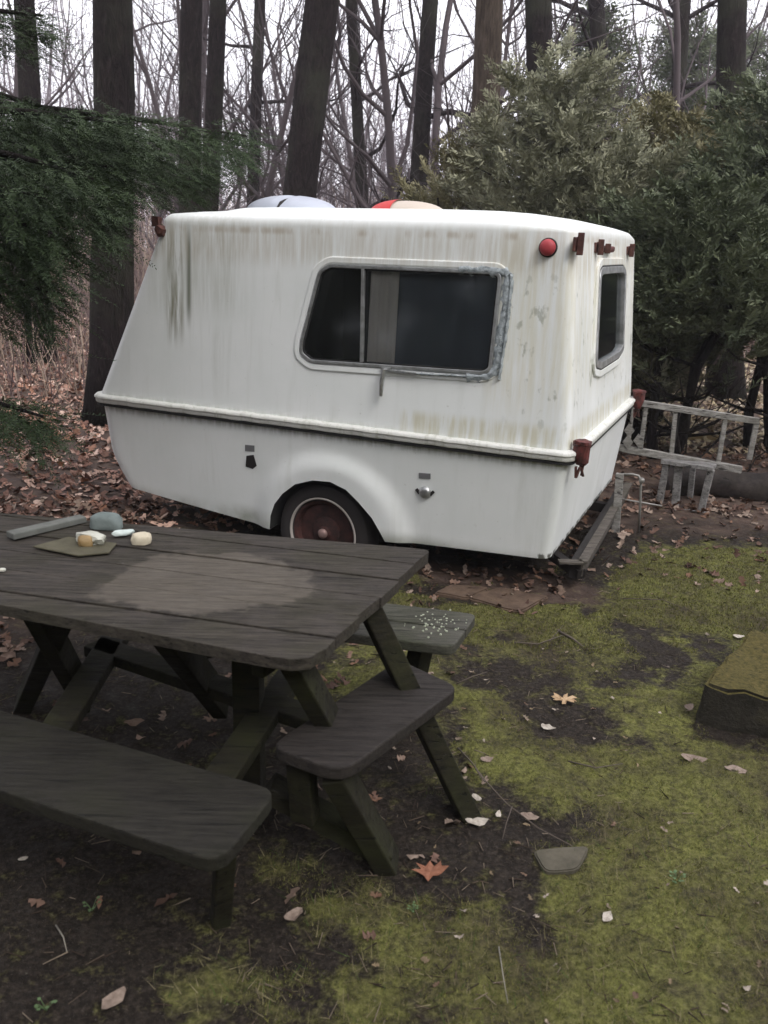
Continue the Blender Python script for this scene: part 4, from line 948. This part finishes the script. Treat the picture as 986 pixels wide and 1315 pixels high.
twig([(660, 830, 0), (690, 832, .0), (722, 822, .01)], .004, tw, 'thin straight twig left of the thick short stick', [((705, 828, 0), (722, 812, .02)),])
twig([(730, 975, 0), (765, 988, .01), (800, 978, 0)], .003, tw, 'curved thin twig on the moss below the oak leaf')
twig([(640, 1220, 0), (645, 1260, .01), (652, 1290, 0)], .002, twp, 'pale straw twig in the moss at the bottom middle')
twig([(800, 770, 0), (850, 776, .02), (890, 785, 0)], .003, tw, 'long thin twig on the ground behind the soil patch')
twig([(72, 1190, 0), (82, 1210, .01), (86, 1225, 0)], .0025, twp, 'pale bent twig on the dark soil at the bottom left')
sprm = mat('sprout_green', (.10, .16, .07), .6, spec=.3)
def sprout(x, y, s_, n_, label, seed):
    rr = random.Random(seed); c_ = gz(px(x, y), 0); mb = MB()
    for i in range(n_):
        a_ = rr.uniform(0, 6.28); h_ = s_ * rr.uniform(.6, 1.1); tip = c_ + Vector((math.cos(a_) * s_ * .5, math.sin(a_) * s_ * .5, h_)); mb.tube([c_, c_.lerp(tip, .5) + Vector((0, 0, h_ * .1)), tip], .0008, 4)
        u = Vector((math.cos(a_), math.sin(a_), .2)) * s_ * .35; v_ = Vector((-math.sin(a_), math.cos(a_), 0)) * s_ * .17
        mb.add([tip, tip + u * .5 + v_, tip + u, tip + u * .5 - v_], [(0, 1, 2, 3)])
    o = mb.build('seedling', sprm, None); tag(o, label, 'seedling')
sprout(118, 1165, .03, 7, 'small green seedling on the dark soil below the near bench', 1); sprout(60, 1300, .03, 7, 'green seedling at the very bottom left of the picture', 2)
sprout(868, 1135, .03, 12, 'pale tuft of seedling leaves in the moss toward the right edge', 3); sprout(530, 1168, .02, 8, 'tiny green tuft on the moss edge below the orange leaf', 4)

# ------------------------------------------------------------ trees
t = NT(tb); b1 = t.noise(t.coord((7, 7, 2.0)), 2.6, 8, .75, 1.2); b2 = t.noise(t.coord(), 1.6, 5)
t.base(t.mix(t.ramp(b2, [(.45, 0.0), (.65, .55)]), t.ramp(b1, [(.3, (.006, .005, .005)), (.55, (.026, .019, .019)), (.75, (.06, .048, .045))]), (.055, .058, .040))); t.bump(b1, 1.0, .07)
sb_m = mat('pale_branch_bark', (.085, .068, .072), .95); gb = mat('grey_branch_bark', rough=.95, spec=.15); t = NT(gb); b1 = t.noise(t.coord((5, 5, 1)), 3, 6, .7); t.base(t.ramp(b1, [(.3, (.016, .012, .013)), (.7, (.052, .043, .045))]))
tb2 = mat('brown_trunk_bark', rough=.95, spec=.15); t = NT(tb2); b1 = t.noise(t.coord((8, 8, 1.5)), 2.5, 7, .7, .5); t.base(t.ramp(b1, [(.3, (.03, .022, .016)), (.55, (.085, .065, .050)), (.8, (.15, .12, .095))])); t.bump(b1, .9, .04)
def limb(mb, p, d, L, r, lvl, rr, maxl=3, up=.15, sides=6):
    n_ = 6 if lvl < 2 else 4; pts = [p.copy()]; q = p.copy(); dd = d.normalized(); rad = [r]
    for i in range(n_):
        dd = (dd + Vector((rr.gauss(0, .27), rr.gauss(0, .27), rr.gauss(0, .16) + up * .5))).normalized(); q = q + dd * L / n_; pts.append(q.copy()); rad.append(max(.0025, r * (1 - .8 * (i + 1) / n_)))
    mb.tube(pts, rad, max(3, sides - lvl), cap=False)
    if lvl < maxl:
        for k in range(rr.randint(3, 5) if lvl else rr.randint(4, 6)):
            s_ = rr.uniform(.2, .98); i = min(n_ - 1, int(s_ * n_)); b = pts[i].lerp(pts[i + 1], s_ * n_ - i); tdir = (pts[i + 1] - pts[i]).normalized()
            side = Vector((rr.gauss(0, 1), rr.gauss(0, 1), rr.gauss(.1, .5))); side = (side - tdir * side.dot(tdir)).normalized()
            limb(mb, b, tdir * rr.uniform(.6, 1) + side * rr.uniform(.5, .9), L * rr.uniform(.4, .65), max(.003, r * (1 - .7 * s_) * .55), lvl + 1, rr, maxl, up, sides)
def trunk_tube(base, topv, r0, r1, bend=.15, seed=0, sides=12, n_=12, root=True):
    rr = random.Random(seed); pts = []; rad = []; ph = rr.uniform(0, 6)
    for i in range(n_ + 1):
        k = i / n_; o_ = Vector((math.sin(k * 4 + ph) - math.sin(ph), math.cos(k * 3 + ph) - math.cos(ph), 0)) * bend * k; pts.append(base.lerp(topv, k) + o_); fl = (1 + .45 * math.exp(-k * n_ * 1.3)) if root else 1; rad.append((r0 + (r1 - r0) * k) * fl)
    return pts, rad
def big_tree(x, x2, Y, rpx, Ht, label, m=tb, seed=0, limbs=5, first=.45, bend=.05, group='large bare trunks behind the camper'):
    """x = pixel column at the top edge of the photo, x2 = column near the horizon"""
    b = pd(x2, 330, Y); tp = pd(x, 0, Y); base = Vector((b.x - (tp.x - b.x) * .25, Y, 0)); base.z = H0(base.x, Y) - .1
    dirv = (tp - b); k = (Ht - b.z) / dirv.z; topv = b + dirv * k; r = rpx / F * math.hypot(b.x, Y) / 2
    root = empty('bare_tree', (base.x, base.y, base.z), label, 'tree', group)
    pts, rad = trunk_tube(base, Vector((topv.x, Y, Ht)), r * .98, r * .6, bend, seed); mb = MB(); mb.tube(pts, rad, 16); mb.rough(r * .16, 3.0, seed); mb.build('trunk', m, root, True)
    rr = random.Random(seed + 50); mb = MB()
    for i in range(limbs):
        s_ = rr.uniform(first, 1.0); j = min(11, int(s_ * 12)); p = pts[j].lerp(pts[min(12, j + 1)], .5); a_ = rr.uniform(0, 6.28); limb(mb, p, Vector((math.cos(a_), math.sin(a_), rr.uniform(.1, .7))), rr.uniform(1.6, 3.2), rad[j] * .35, 1, rr)
    mb.build('crown', gb, root, True); return root
big_tree(139, 134, 8.2, 50, 9, 'thickest dark trunk standing just left of the camper', seed=1, limbs=5, first=.6)
big_tree(240, 240, 11.5, 28, 11, 'straight dark trunk behind the evergreen boughs left of the roof dome', seed=2)
big_tree(280, 262, 13.5, 23, 11, 'slightly leaning slim trunk right of the straight dark trunk', seed=3)
big_tree(406, 362, 10.5, 44, 11, 'thick dark trunk leaning right directly behind the roof dome', seed=4, limbs=5, first=.5)
big_tree(552, 530, 15, 22, 13, 'slim dark trunk above the red and cream cover', seed=5, limbs=7, first=.25)
big_tree(628, 618, 12.5, 38, 12, 'mottled brown trunk just left of the grey green cedar', m=tb2, seed=6, limbs=5)
big_tree(701, 708, 11.5, 36, 11, 'dark trunk rising behind the top of the grey green cedar', seed=7)
big_tree(952, 948, 11, 34, 11, 'dark trunk rising above the evergreens near the right edge', seed=8)
big_tree(882, 862, 16, 20, 12, 'slim trunk between the cedars and the right edge trunk', seed=9, limbs=7, first=.3)
big_tree(30, 44, 12, 26, 11, 'mid sized trunk at the far left behind the evergreen', seed=10, limbs=7, first=.3)
big_tree(455, 472, 16, 16, 11, 'thin multi branched tree between the leaning trunk and the slim dark trunk', seed=11, limbs=10, first=.15)
big_tree(335, 322, 19, 16, 12, 'thin tree to the left of the thick leaning trunk', seed=12, limbs=9, first=.2)
big_tree(770, 786, 18, 22, 13, 'bare tree with many forks above the middle cedar', seed=13, limbs=11, first=.25)
# slim bare trees of the wood: a few shapes, copied
def slim_proto(seed):
    rr = random.Random(seed); root = empty('slim_tree', (0, 0, 0), 'slim leafless tree in the wood behind the camper', 'tree', 'slim bare trees in the wood')
    Ht = rr.uniform(8, 12); pts, rad = trunk_tube(Vector((0, 0, -.2)), Vector((rr.uniform(-.8, .8), rr.uniform(-.8, .8), Ht)), rr.uniform(.035, .08), .015, rr.uniform(.5, 1.1), seed, 8)
    mb = MB(); mb.tube(pts, rad, 8); mb.build('trunk', sb_m, root, True); mb = MB()
    for i in range(16):
        s_ = rr.uniform(.10, .9); j = min(11, int(s_ * 12)); a_ = rr.uniform(0, 6.28); limb(mb, pts[j], Vector((math.cos(a_), math.sin(a_), rr.uniform(.4, 1.3))), rr.uniform(1.4, 3.8) * (1.2 - .5 * s_), max(.014, rad[j] * .65), 1, rr, 3, .3, 5)
    mb.build('crown', sb_m, root, True); return root
protos = [slim_proto(100 + i) for i in range(8)]
def copy_tree(o):
    r = o.copy(); col.objects.link(r)
    for ch in o.children: c2_ = ch.copy(); col.objects.link(c2_); c2_.parent = r
    return r
rr = random.Random(11); cnt = 0
for i in range(60):
    Y = 14.5 + 30 * (i / 59) ** 1.1 + rr.uniform(-1, 1); xp = rr.uniform(-40, 1030)
    p = pd(xp, 330, Y); o = protos[i] if i < 8 else copy_tree(protos[i % 8]); s_ = rr.uniform(.8, 1.25)
    o.location = (p.x, Y, H0(p.x, Y) - .05); o.rotation_euler = (rr.uniform(-.05, .05), rr.uniform(-.05, .05), rr.uniform(0, 6.28)); o.scale = (s_, s_, s_)
# far wood: countless stems, one object
n_ = 2800; X = rng.uniform(-60, 60, n_); Y = rng.uniform(34, 85, n_); rad = .015 + .10 * rng.random(n_) ** 3; Ht = rng.uniform(5, 15, n_); lx_ = rng.normal(0, 1.6, n_)
Z = hgt(X, Y) - .3; V = []
for k in range(3):
    a_ = k * 2.094; V.append(np.stack([X + np.cos(a_) * rad, Y + np.sin(a_) * rad, Z], -1)); 
for k in range(3):
    a_ = k * 2.094; V.append(np.stack([X + lx_ + np.cos(a_) * rad * .3, Y + np.sin(a_) * rad * .3, Z + Ht], -1))
V = np.stack(V, 1).reshape(-1, 3); Fq = (np.arange(n_)[:, None, None] * 6 + np.array([(0, 1, 4, 3), (1, 2, 5, 4), (2, 0, 3, 5)])).reshape(-1, 4)
cs = [(V, Fq)]
# side branches of the far wood
nb = 75000; j = rng.integers(0, n_, nb); s_ = rng.uniform(.15, 1, nb); bx = X[j] + lx_[j] * s_; by = Y[j]; bz = Z[j] + Ht[j] * s_; ln_ = rng.uniform(.5, 2.6, nb) * (1.1 - .6 * s_); an = rng.uniform(0, 6.28, nb); el = rng.uniform(.1, 1.2, nb); th = rng.uniform(.008, .028, nb)
d = np.stack([np.cos(an) * np.cos(el), np.sin(an) * np.cos(el), np.sin(el)], -1) * ln_[:, None]; b = np.stack([bx, by, bz], -1); w_ = np.stack([-np.sin(an) * np.sin(el), np.cos(an) * np.sin(el), -np.cos(el) * 0 + 1], -1) * th[:, None]; w2 = np.stack([np.ones(nb), np.zeros(nb), np.zeros(nb)], -1) * th[:, None]
V2 = np.stack([b - w_, b + w_, b + w2, b + d], 1).reshape(-1, 3); F2 = (np.arange(nb)[:, None, None] * 4 + np.array([(0, 1, 3), (1, 2, 3), (2, 0, 3)])).reshape(-1, 3)
fb = mat('hazed_far_bark', (.20, .17, .185), .95, spec=.1)  # distance haze is put into this colour: paler, purplish grey
def two(V, Fq, V2, F2):
    Ft = np.concatenate([Fq[:, [0, 1, 2]], Fq[:, [0, 2, 3]]]); return np.concatenate([V, V2]), np.concatenate([Ft, F2 + len(V)])
VV, FF = two(V, Fq, V2, F2); o = npmesh('far_wood', VV, FF, fb, k=3); tag(o, 'distant grey mass of bare trees beyond the camper', 'woods', None, 'stuff')
# undergrowth of thin upright stems
n_ = 13000; X = rng.uniform(-32, 32, n_); Y = rng.uniform(8, 42, n_); X[:900] = rng.uniform(-9, -2.5, 900); Y[:900] = rng.uniform(9, 16, 900); keep = (Y > 10.5 + np.abs(X) * .05) | (X < -2.6) ; X, Y = X[keep], Y[keep]; n_ = len(X)
Z = hgt(X, Y) - .05; h_ = rng.uniform(.4, 2.6, n_) * (.6 + Y / 30); a_ = rng.uniform(0, 6.28, n_); h_ = np.where((X < -2.4) & (Y < 17), h_ * .55, h_); ld = rng.uniform(0, .8, n_) * h_; r_ = rng.uniform(.003, .010, n_) * (.6 + Y / 18)
b = np.stack([X, Y, Z], -1); tpv = b + np.stack([np.cos(a_) * ld, np.sin(a_) * ld, h_], -1); mid = (b + tpv) / 2 + np.stack([rng.normal(0, .08, n_), rng.normal(0, .08, n_), np.zeros(n_)], -1) * h_[:, None]
e = lambda k: np.stack([np.cos(np.full(n_, k * 2.094)), np.sin(np.full(n_, k * 2.094)), np.zeros(n_)], -1) * r_[:, None]
V = np.stack([b + e(0), b + e(1), b + e(2), mid + e(0) * .7, mid + e(1) * .7, mid + e(2) * .7, tpv], 1).reshape(-1, 3)
T = np.array([(0, 1, 4), (0, 4, 3), (1, 2, 5), (1, 5, 4), (2, 0, 3), (2, 3, 5), (3, 4, 6), (4, 5, 6), (5, 3, 6)]); Fq = (np.arange(n_)[:, None, None] * 7 + T).reshape(-1, 3)
bcol = np.array([(.16, .11, .105), (.26, .19, .16), (.12, .085, .085), (.36, .28, .22)]); cc = np.repeat(bcol[rng.integers(0, 4, n_)], 7, 0)
o = npmesh('undergrowth', V, Fq, mm, cc, k=3); tag(o, 'thin dry stems of undergrowth between the trees', 'undergrowth', None, 'stuff')

# ------------------------------------------------------------ evergreen foliage
def fol_mat(nm, a, b, rough=.65):
    m = mat(nm, a, rough, spec=.25); t = NT(m); t.base(t.mix(t.attr('tint'), a, b)); 
    t.b.inputs['Subsurface Weight'].default_value = 0; return m
def sprays(C, D, L, nb_, bl, bw, flat=.25, rgen=rng, fan=.9):
    """C centres, D directions (unit), L lengths -> blades; returns V,F,tint per blade"""
    n_ = len(C); ref = rgen.normal(0, 1, (n_, 3)) * .5 + np.array([0, 0, 1]); S_ = np.cross(D, ref); S_ /= np.linalg.norm(S_, axis=1)[:, None] + 1e-9; U = np.cross(S_, D)
    k = np.linspace(.0, 1, nb_)[None, :, None]; side = np.where(np.arange(nb_) % 2, 1, -1)[None, :, None]
    base_ = C[:, None, :] + D[:, None, :] * L[:, None, None] * k - np.array([0, 0, .12]) * (L[:, None, None] * k ** 2)
    ang = rgen.uniform(.5, 1.15, (n_, nb_, 1)) * fan; dirv = D[:, None, :] * np.cos(ang) + (S_[:, None, :] * side + U[:, None, :] * rgen.normal(0, flat, (n_, nb_, 1))) * np.sin(ang)
    ln_ = bl * (1.15 - .6 * k) * rgen.uniform(.6, 1.2, (n_, nb_, 1)); tip = base_ + dirv * ln_; wv = np.cross(dirv, U[:, None, :] + rgen.normal(0, .4, (n_, nb_, 3))); wv /= np.linalg.norm(wv, axis=2)[:, :, None] + 1e-9
    m_ = base_ + dirv * ln_ * .45; V = np.stack([base_, m_ + wv * bw, tip, m_ - wv * bw], 2).reshape(-1, 3); Fq = np.arange(n_ * nb_ * 4).reshape(-1, 4)
    tn = np.repeat(np.clip(rgen.normal(.45, .25, n_), 0, 1), nb_ * 4) * .7 + np.repeat(rgen.random(n_ * nb_), 4) * .3; return V, Fq, np.stack([tn] * 3, -1)
def crown_pts(n_, Ht, Rm, z0=.2, prof=1.0, lump_=.25, seed=0, inner=.35, nbough=95):
    g_ = np.random.default_rng(seed)
    def prof_pt(m, rin):
        z = z0 + (Ht - z0) * g_.random(m) ** 1.1; a_ = g_.uniform(0, 2 * np.pi, m)
        R__ = Rm * (np.clip(1 - (z - z0) / (Ht - z0), 0, 1) ** prof * .95 + .05)
        lob = 1 + lump_ * (np.sin(a_ * 3 + z * 4.1 + seed) + np.sin(a_ * 5 - z * 6.3 + seed * 2)) * .6
        return z, a_, R__ * lob * np.sqrt(rin + (1 - rin) * g_.random(m))
    bz_, ba_, br_ = prof_pt(nbough, .45); nf = int(n_ * .16); per = (n_ - nf) // nbough
    # every bough is a plume that sweeps out and up and ends in a point
    k = g_.random((nbough, per)) ** .8; Lb = Rm * g_.uniform(.35, .75, (nbough, 1)); rise = g_.uniform(.35, 1.2, (nbough, 1))
    out = np.stack([np.cos(ba_), np.sin(ba_)], -1)[:, None, :]; dist = (br_[:, None] - Lb * .6) + Lb * k
    sg = (.17 * (1.1 - k)) * Rm
    P = np.concatenate([out * dist[:, :, None] + g_.normal(0, 1, (nbough, per, 2)) * sg[:, :, None], (bz_[:, None] + Lb * rise * (k - .5) + g_.normal(0, 1, (nbough, per)) * sg * .7)[:, :, None]], 2).reshape(-1, 3)
    D = np.concatenate([np.repeat(out, per, 1), np.repeat(rise, per, 1)[:, :, None]], 2).reshape(-1, 3) + g_.normal(0, .33, (nbough * per, 3))
    z, a_, r_ = prof_pt(nf, .05); r_ = r_ * .8; P = np.concatenate([P, np.stack([np.cos(a_) * r_, np.sin(a_) * r_, z], -1)]); D = np.concatenate([D, np.stack([np.cos(a_), np.sin(a_), np.full(nf, .4)], -1) + g_.normal(0, .4, (nf, 3))])
    D /= np.linalg.norm(D, axis=1)[:, None]; P[:, 2] = np.maximum(P[:, 2], .05); return P, D, g_
ced_m = [fol_mat('grey_green_foliage', (.085, .092, .055), (.34, .335, .225)), fol_mat('dark_green_foliage', (.045, .060, .034), (.19, .215, .125)), fol_mat('olive_foliage', (.09, .088, .042), (.33, .30, .17))]
def cedar(x, Y, ytop, Rm, label, mi, seed, n_=2600, z0=.3, prof=.8, stems=3):
    n_ = int(n_ * 1.15)
    b = pd(x, 330, Y); Ht = pd(x, ytop, Y).z; base = Vector((b.x, Y, H0(b.x, Y))); root = empty('evergreen_tree', tuple(base), label, 'tree', 'evergreens on the right behind the camper')
    P, D, g_ = crown_pts(n_, Ht, Rm, z0, prof, .22, seed); Ls = g_.uniform(.12, .28, len(P)); V, Fq, cc = sprays(P, D, Ls, 20, .075, .008, .3, g_)
    npmesh('crown', V, Fq, ced_m[mi], cc, root); mb = MB(); r2 = random.Random(seed)
    for i in range(stems):
        q = base + Vector((r2.uniform(-.2, .2), r2.uniform(-.2, .2), -.1)); e_ = base + Vector((r2.uniform(-.4, .4) * Rm, r2.uniform(-.4, .4) * Rm, Ht * .85)); pts = [q.lerp(e_, k / 6) + Vector((r2.gauss(0, .03), r2.gauss(0, .03), 0)) for k in range(7)]; mb.tube(pts, [.055 * (1 - .8 * k / 6) for k in range(7)], 8)
        for b_ in range(9): pp = pts[r2.randint(1, 5)]; an_ = r2.uniform(0, 6.28); mb.tube([pp, pp + Vector((math.cos(an_) * Rm * .4, math.sin(an_) * Rm * .4, .1)), pp + Vector((math.cos(an_) * Rm * .75, math.sin(an_) * Rm * .75, .3))], [.016, .010, .003], 5)
    mb.build('trunk', tb, root, True); return root
cedar(690, 8.6, 105, 1.25, 'tall grey green cedar with a pointed top right behind the camper roof', 0, 21, 3600, .3, .75)
cedar(590, 9.4, 208, 1.0, 'lower brownish green evergreen left of the tall grey green cedar', 2, 22, 2400, .2, .7)
cedar(775, 8.2, 215, 1.05, 'rounded grey green evergreen directly above the rear corner of the camper', 0, 23, 3000, .5, .5)
cedar(860, 9.2, 150, 1.15, 'tall olive evergreen between the rounded one and the right edge', 2, 24, 3400, .95, .6)
cedar(905, 7.2, 270, .95, 'dark bushy evergreen standing just beyond the wooden railing', 1, 25, 3000, 1.15, .45)
cedar(1010, 7.8, 120, 1.2, 'dark tall evergreen cut off by the right edge of the picture', 1, 26, 3800, 1.0, .6)
cedar(840, 8.0, 290, .8, 'small dark evergreen close behind the far corner of the camper', 1, 27, 2300, 1.0, .5)
# distant conifers in the wood
for i, (x, Y, yt, lb) in enumerate(((735, 22, 55, 'distant dark conifer above the tall cedar'), (850, 24, 60, 'distant conifer seen above the olive evergreen'), (1000, 20, 40, 'distant conifer at the top right corner'), (910, 27, 70, 'hazy distant conifer left of the right edge trunk'))):
    b = pd(x, 330, Y); Ht = pd(x, yt, Y).z; root = empty('distant_conifer', (b.x, Y, H0(b.x, Y)), lb, 'tree', 'distant conifers in the wood'); P, D, g_ = crown_pts(1700, Ht, 1.7, 1.0, .9, .3, 60 + i, .1); V, Fq, cc = sprays(P, D, g_.uniform(.4, .8, len(P)), 12, .25, .022, .3, g_); npmesh('crown', V, Fq, ced_m[1], cc, root)
    base = Vector((b.x, Y, H0(b.x, Y))); MB().tube([base, base + Vector((0, 0, Ht * .95))], [.15, .03], 8).build('trunk', tb, root, True)

# left evergreen: drooping boughs from a trunk outside the picture
hm = fol_mat('hemlock_foliage', (.017, .030, .014), (.066, .100, .040))
hb = Vector((-3.5, 4.7, 0)); root = empty('spruce_tree', tuple(hb), 'large dark green spruce whose drooping boughs hang in from the left edge', 'tree')
MB().tube([hb + Vector((0, 0, -.1)), hb + Vector((.05, 0, 2)), hb + Vector((.0, .1, 5.5)), hb + Vector((0, 0, 9))], [.2, .16, .11, .03], 14).rough(.015, 6).build('trunk', tb, root, True)
g_ = np.random.default_rng(5); Ps = []; Ds = []; bm_ = MB(); rr = random.Random(31)
def bough(start, end, droop, n_, spread, thick=.14):
    s_ = Vector(start); e_ = Vector(end); pts = []
    for i in range(9): k = i / 8; pts.append(s_.lerp(e_, k) + Vector((0, 0, droop * math.sin(k * math.pi) * .6)))
    bm_.tube(pts, [.028 * (1 - .85 * i / 8) + .002 for i in range(9)], 6)
    ax_ = (e_ - s_).normalized(); sd_ = Vector((0, 0, 1)).cross(ax_).normalized()
    for i in range(n_):
        k = rr.random() ** .8; q = s_.lerp(e_, k) + Vector((0, 0, droop * math.sin(k * math.pi) * .6)); wdt = spread * (1.05 - k * .75)
        u = rr.uniform(-1, 1); off_ = sd_ * u * wdt + ax_ * abs(u) * wdt * .5; q = q + off_ + Vector((0, 0, -abs(u) * wdt * .25 - rr.random() ** 2 * thick * 2 + rr.gauss(0, .03)))
        d_ = (ax_ * 1.0 + sd_ * u * .9 + Vector((rr.gauss(0, .25), rr.gauss(0, .25), rr.gauss(-.35, .3)))).normalized(); Ps.append(tuple(q)); Ds.append(tuple(d_))
def bpx(x0, y0, Y0, x1, y1, Y1, droop, n_, sp, th=.14): bough(pd(x0, y0, Y0), pd(x1, y1, Y1), droop, n_, sp, th)
bpx(-160, 150, 4.7, 165, 160, 4.7, .08, 560, .40, .10)
bpx(-160, 125, 5.2, 318, 175, 5.7, .06, 520, .36, .08)
bpx(-160, 190, 4.4, 120, 230, 4.2, .10, 560, .36, .13)
bpx(-160, 215, 4.9, 150, 215, 4.8, .08, 520, .32, .12)
bpx(-160, 170, 5.6, 300, 190, 6.3, .06, 560, .42, .12)
bpx(60, 190, 5.6, 255, 225, 6.3, .04, 420, .34, .08)
bpx(-160, 170, 5.2, 200, 195, 5.6, .08, 520, .40, .14)
bpx(-160, 240, 5.0, 130, 265, 5.0, .08, 460, .36, .14)
bpx(-160, 230, 4.2, 60, 255, 4.0, .06, 420, .36, .14)
bpx(-160, 260, 4.3, 70, 300, 4.0, .06, 420, .34, .12)
bpx(-160, 330, 4.4, 62, 375, 4.1, .05, 380, .26, .12)
bpx(-160, 300, 4.6, 50, 330, 4.5, .05, 300, .24, .12)
bpx(-160, 490, 4.3, 55, 535, 3.9, .05, 330, .24, .06)
bpx(-160, 20, 5.0, 55, 20, 5.2, .05, 260, .35, .1)
bpx(-160, 90, 5.0, 90, 150, 5.0, .05, 240, .35, .1)
# higher boughs, unseen above the frame, added to shade the table and foreground
for i in range(46):
    z_ = rr.uniform(2.8, 6.0); ex = rr.uniform(-2.0, 1.1) - (z_ - 2.6) * .15; ey = rr.uniform(-.8, 2.6) ; bough((hb.x, hb.y, z_ + .2), (ex, ey, z_ + .35), .1, 210, .75, .12)
for i in range(26):
    a_ = rr.uniform(1.7, 5.3); z_ = rr.uniform(.9, 8.3); Lb = 2.4 * (1 - z_ / 9.5) + .3; bough((hb.x, hb.y, z_), (hb.x + math.cos(a_) * Lb, hb.y + math.sin(a_) * Lb, z_ - .1), .1, 150, .45, .12)
Ps = np.array(Ps) - np.array(hb); Ds = np.array(Ds); n_ = len(Ps); V, Fq, cc = sprays(Ps, Ds, g_.uniform(.10, .24, n_), 30, .034, .0028, .22, g_, .95)
npmesh('crown', V, Fq, hm, cc, root); o = bm_.build('bough_wood', tb, root, True); o['kind'] = 'stuff'

# the wood goes on behind the photographer: one dark mass of conifers that windows and paint mirror
g_ = np.random.default_rng(77); VV = []; FF = []; CC = []; k0 = 0
for i in range(16):
    an = R_(175 + i * 13); rr_d = 9 + g_.uniform(-1, 2); cx0, cy0 = math.cos(an) * rr_d, math.sin(an) * rr_d
    P, D, g2 = crown_pts(650, g_.uniform(6, 9), 1.9, .3, .7, .3, 200 + i, .1, 60); P = P + np.array([cx0, cy0, 0])
    V, Fq, cc = sprays(P, D, g2.uniform(.5, .9, len(P)), 10, .38, .07, .3, g2); VV.append(V); FF.append(Fq + k0); CC.append(cc); k0 += len(V)
o = npmesh('dense_wood', np.concatenate(VV), np.concatenate(FF), ced_m[1], np.concatenate(CC)); tag(o, 'dense dark conifers of the wood on the near side of the clearing', 'woods', None, 'stuff')

# ------------------------------------------------------------ haze
USE_HAZE = True
if USE_HAZE:
    hz = mat('haze_air'); nt_ = hz.node_tree; nt_.nodes.remove(nt_.nodes['Principled BSDF']); pv = nt_.nodes.new('ShaderNodeVolumePrincipled'); pv.inputs['Density'].default_value = .0016; pv.inputs['Color'].default_value = (.86, .86, .93, 1); pv.inputs['Anisotropy'].default_value = .2
    nt_.links.new(pv.outputs[0], nt_.nodes['Material Output'].inputs['Volume'])
    o = MB().box((0, 70, 8), (300, 290, 24)).build('haze', hz); tag(o, 'pale misty air between the trees', 'haze', None, 'stuff')
    scene.cycles.volume_bounces = 1
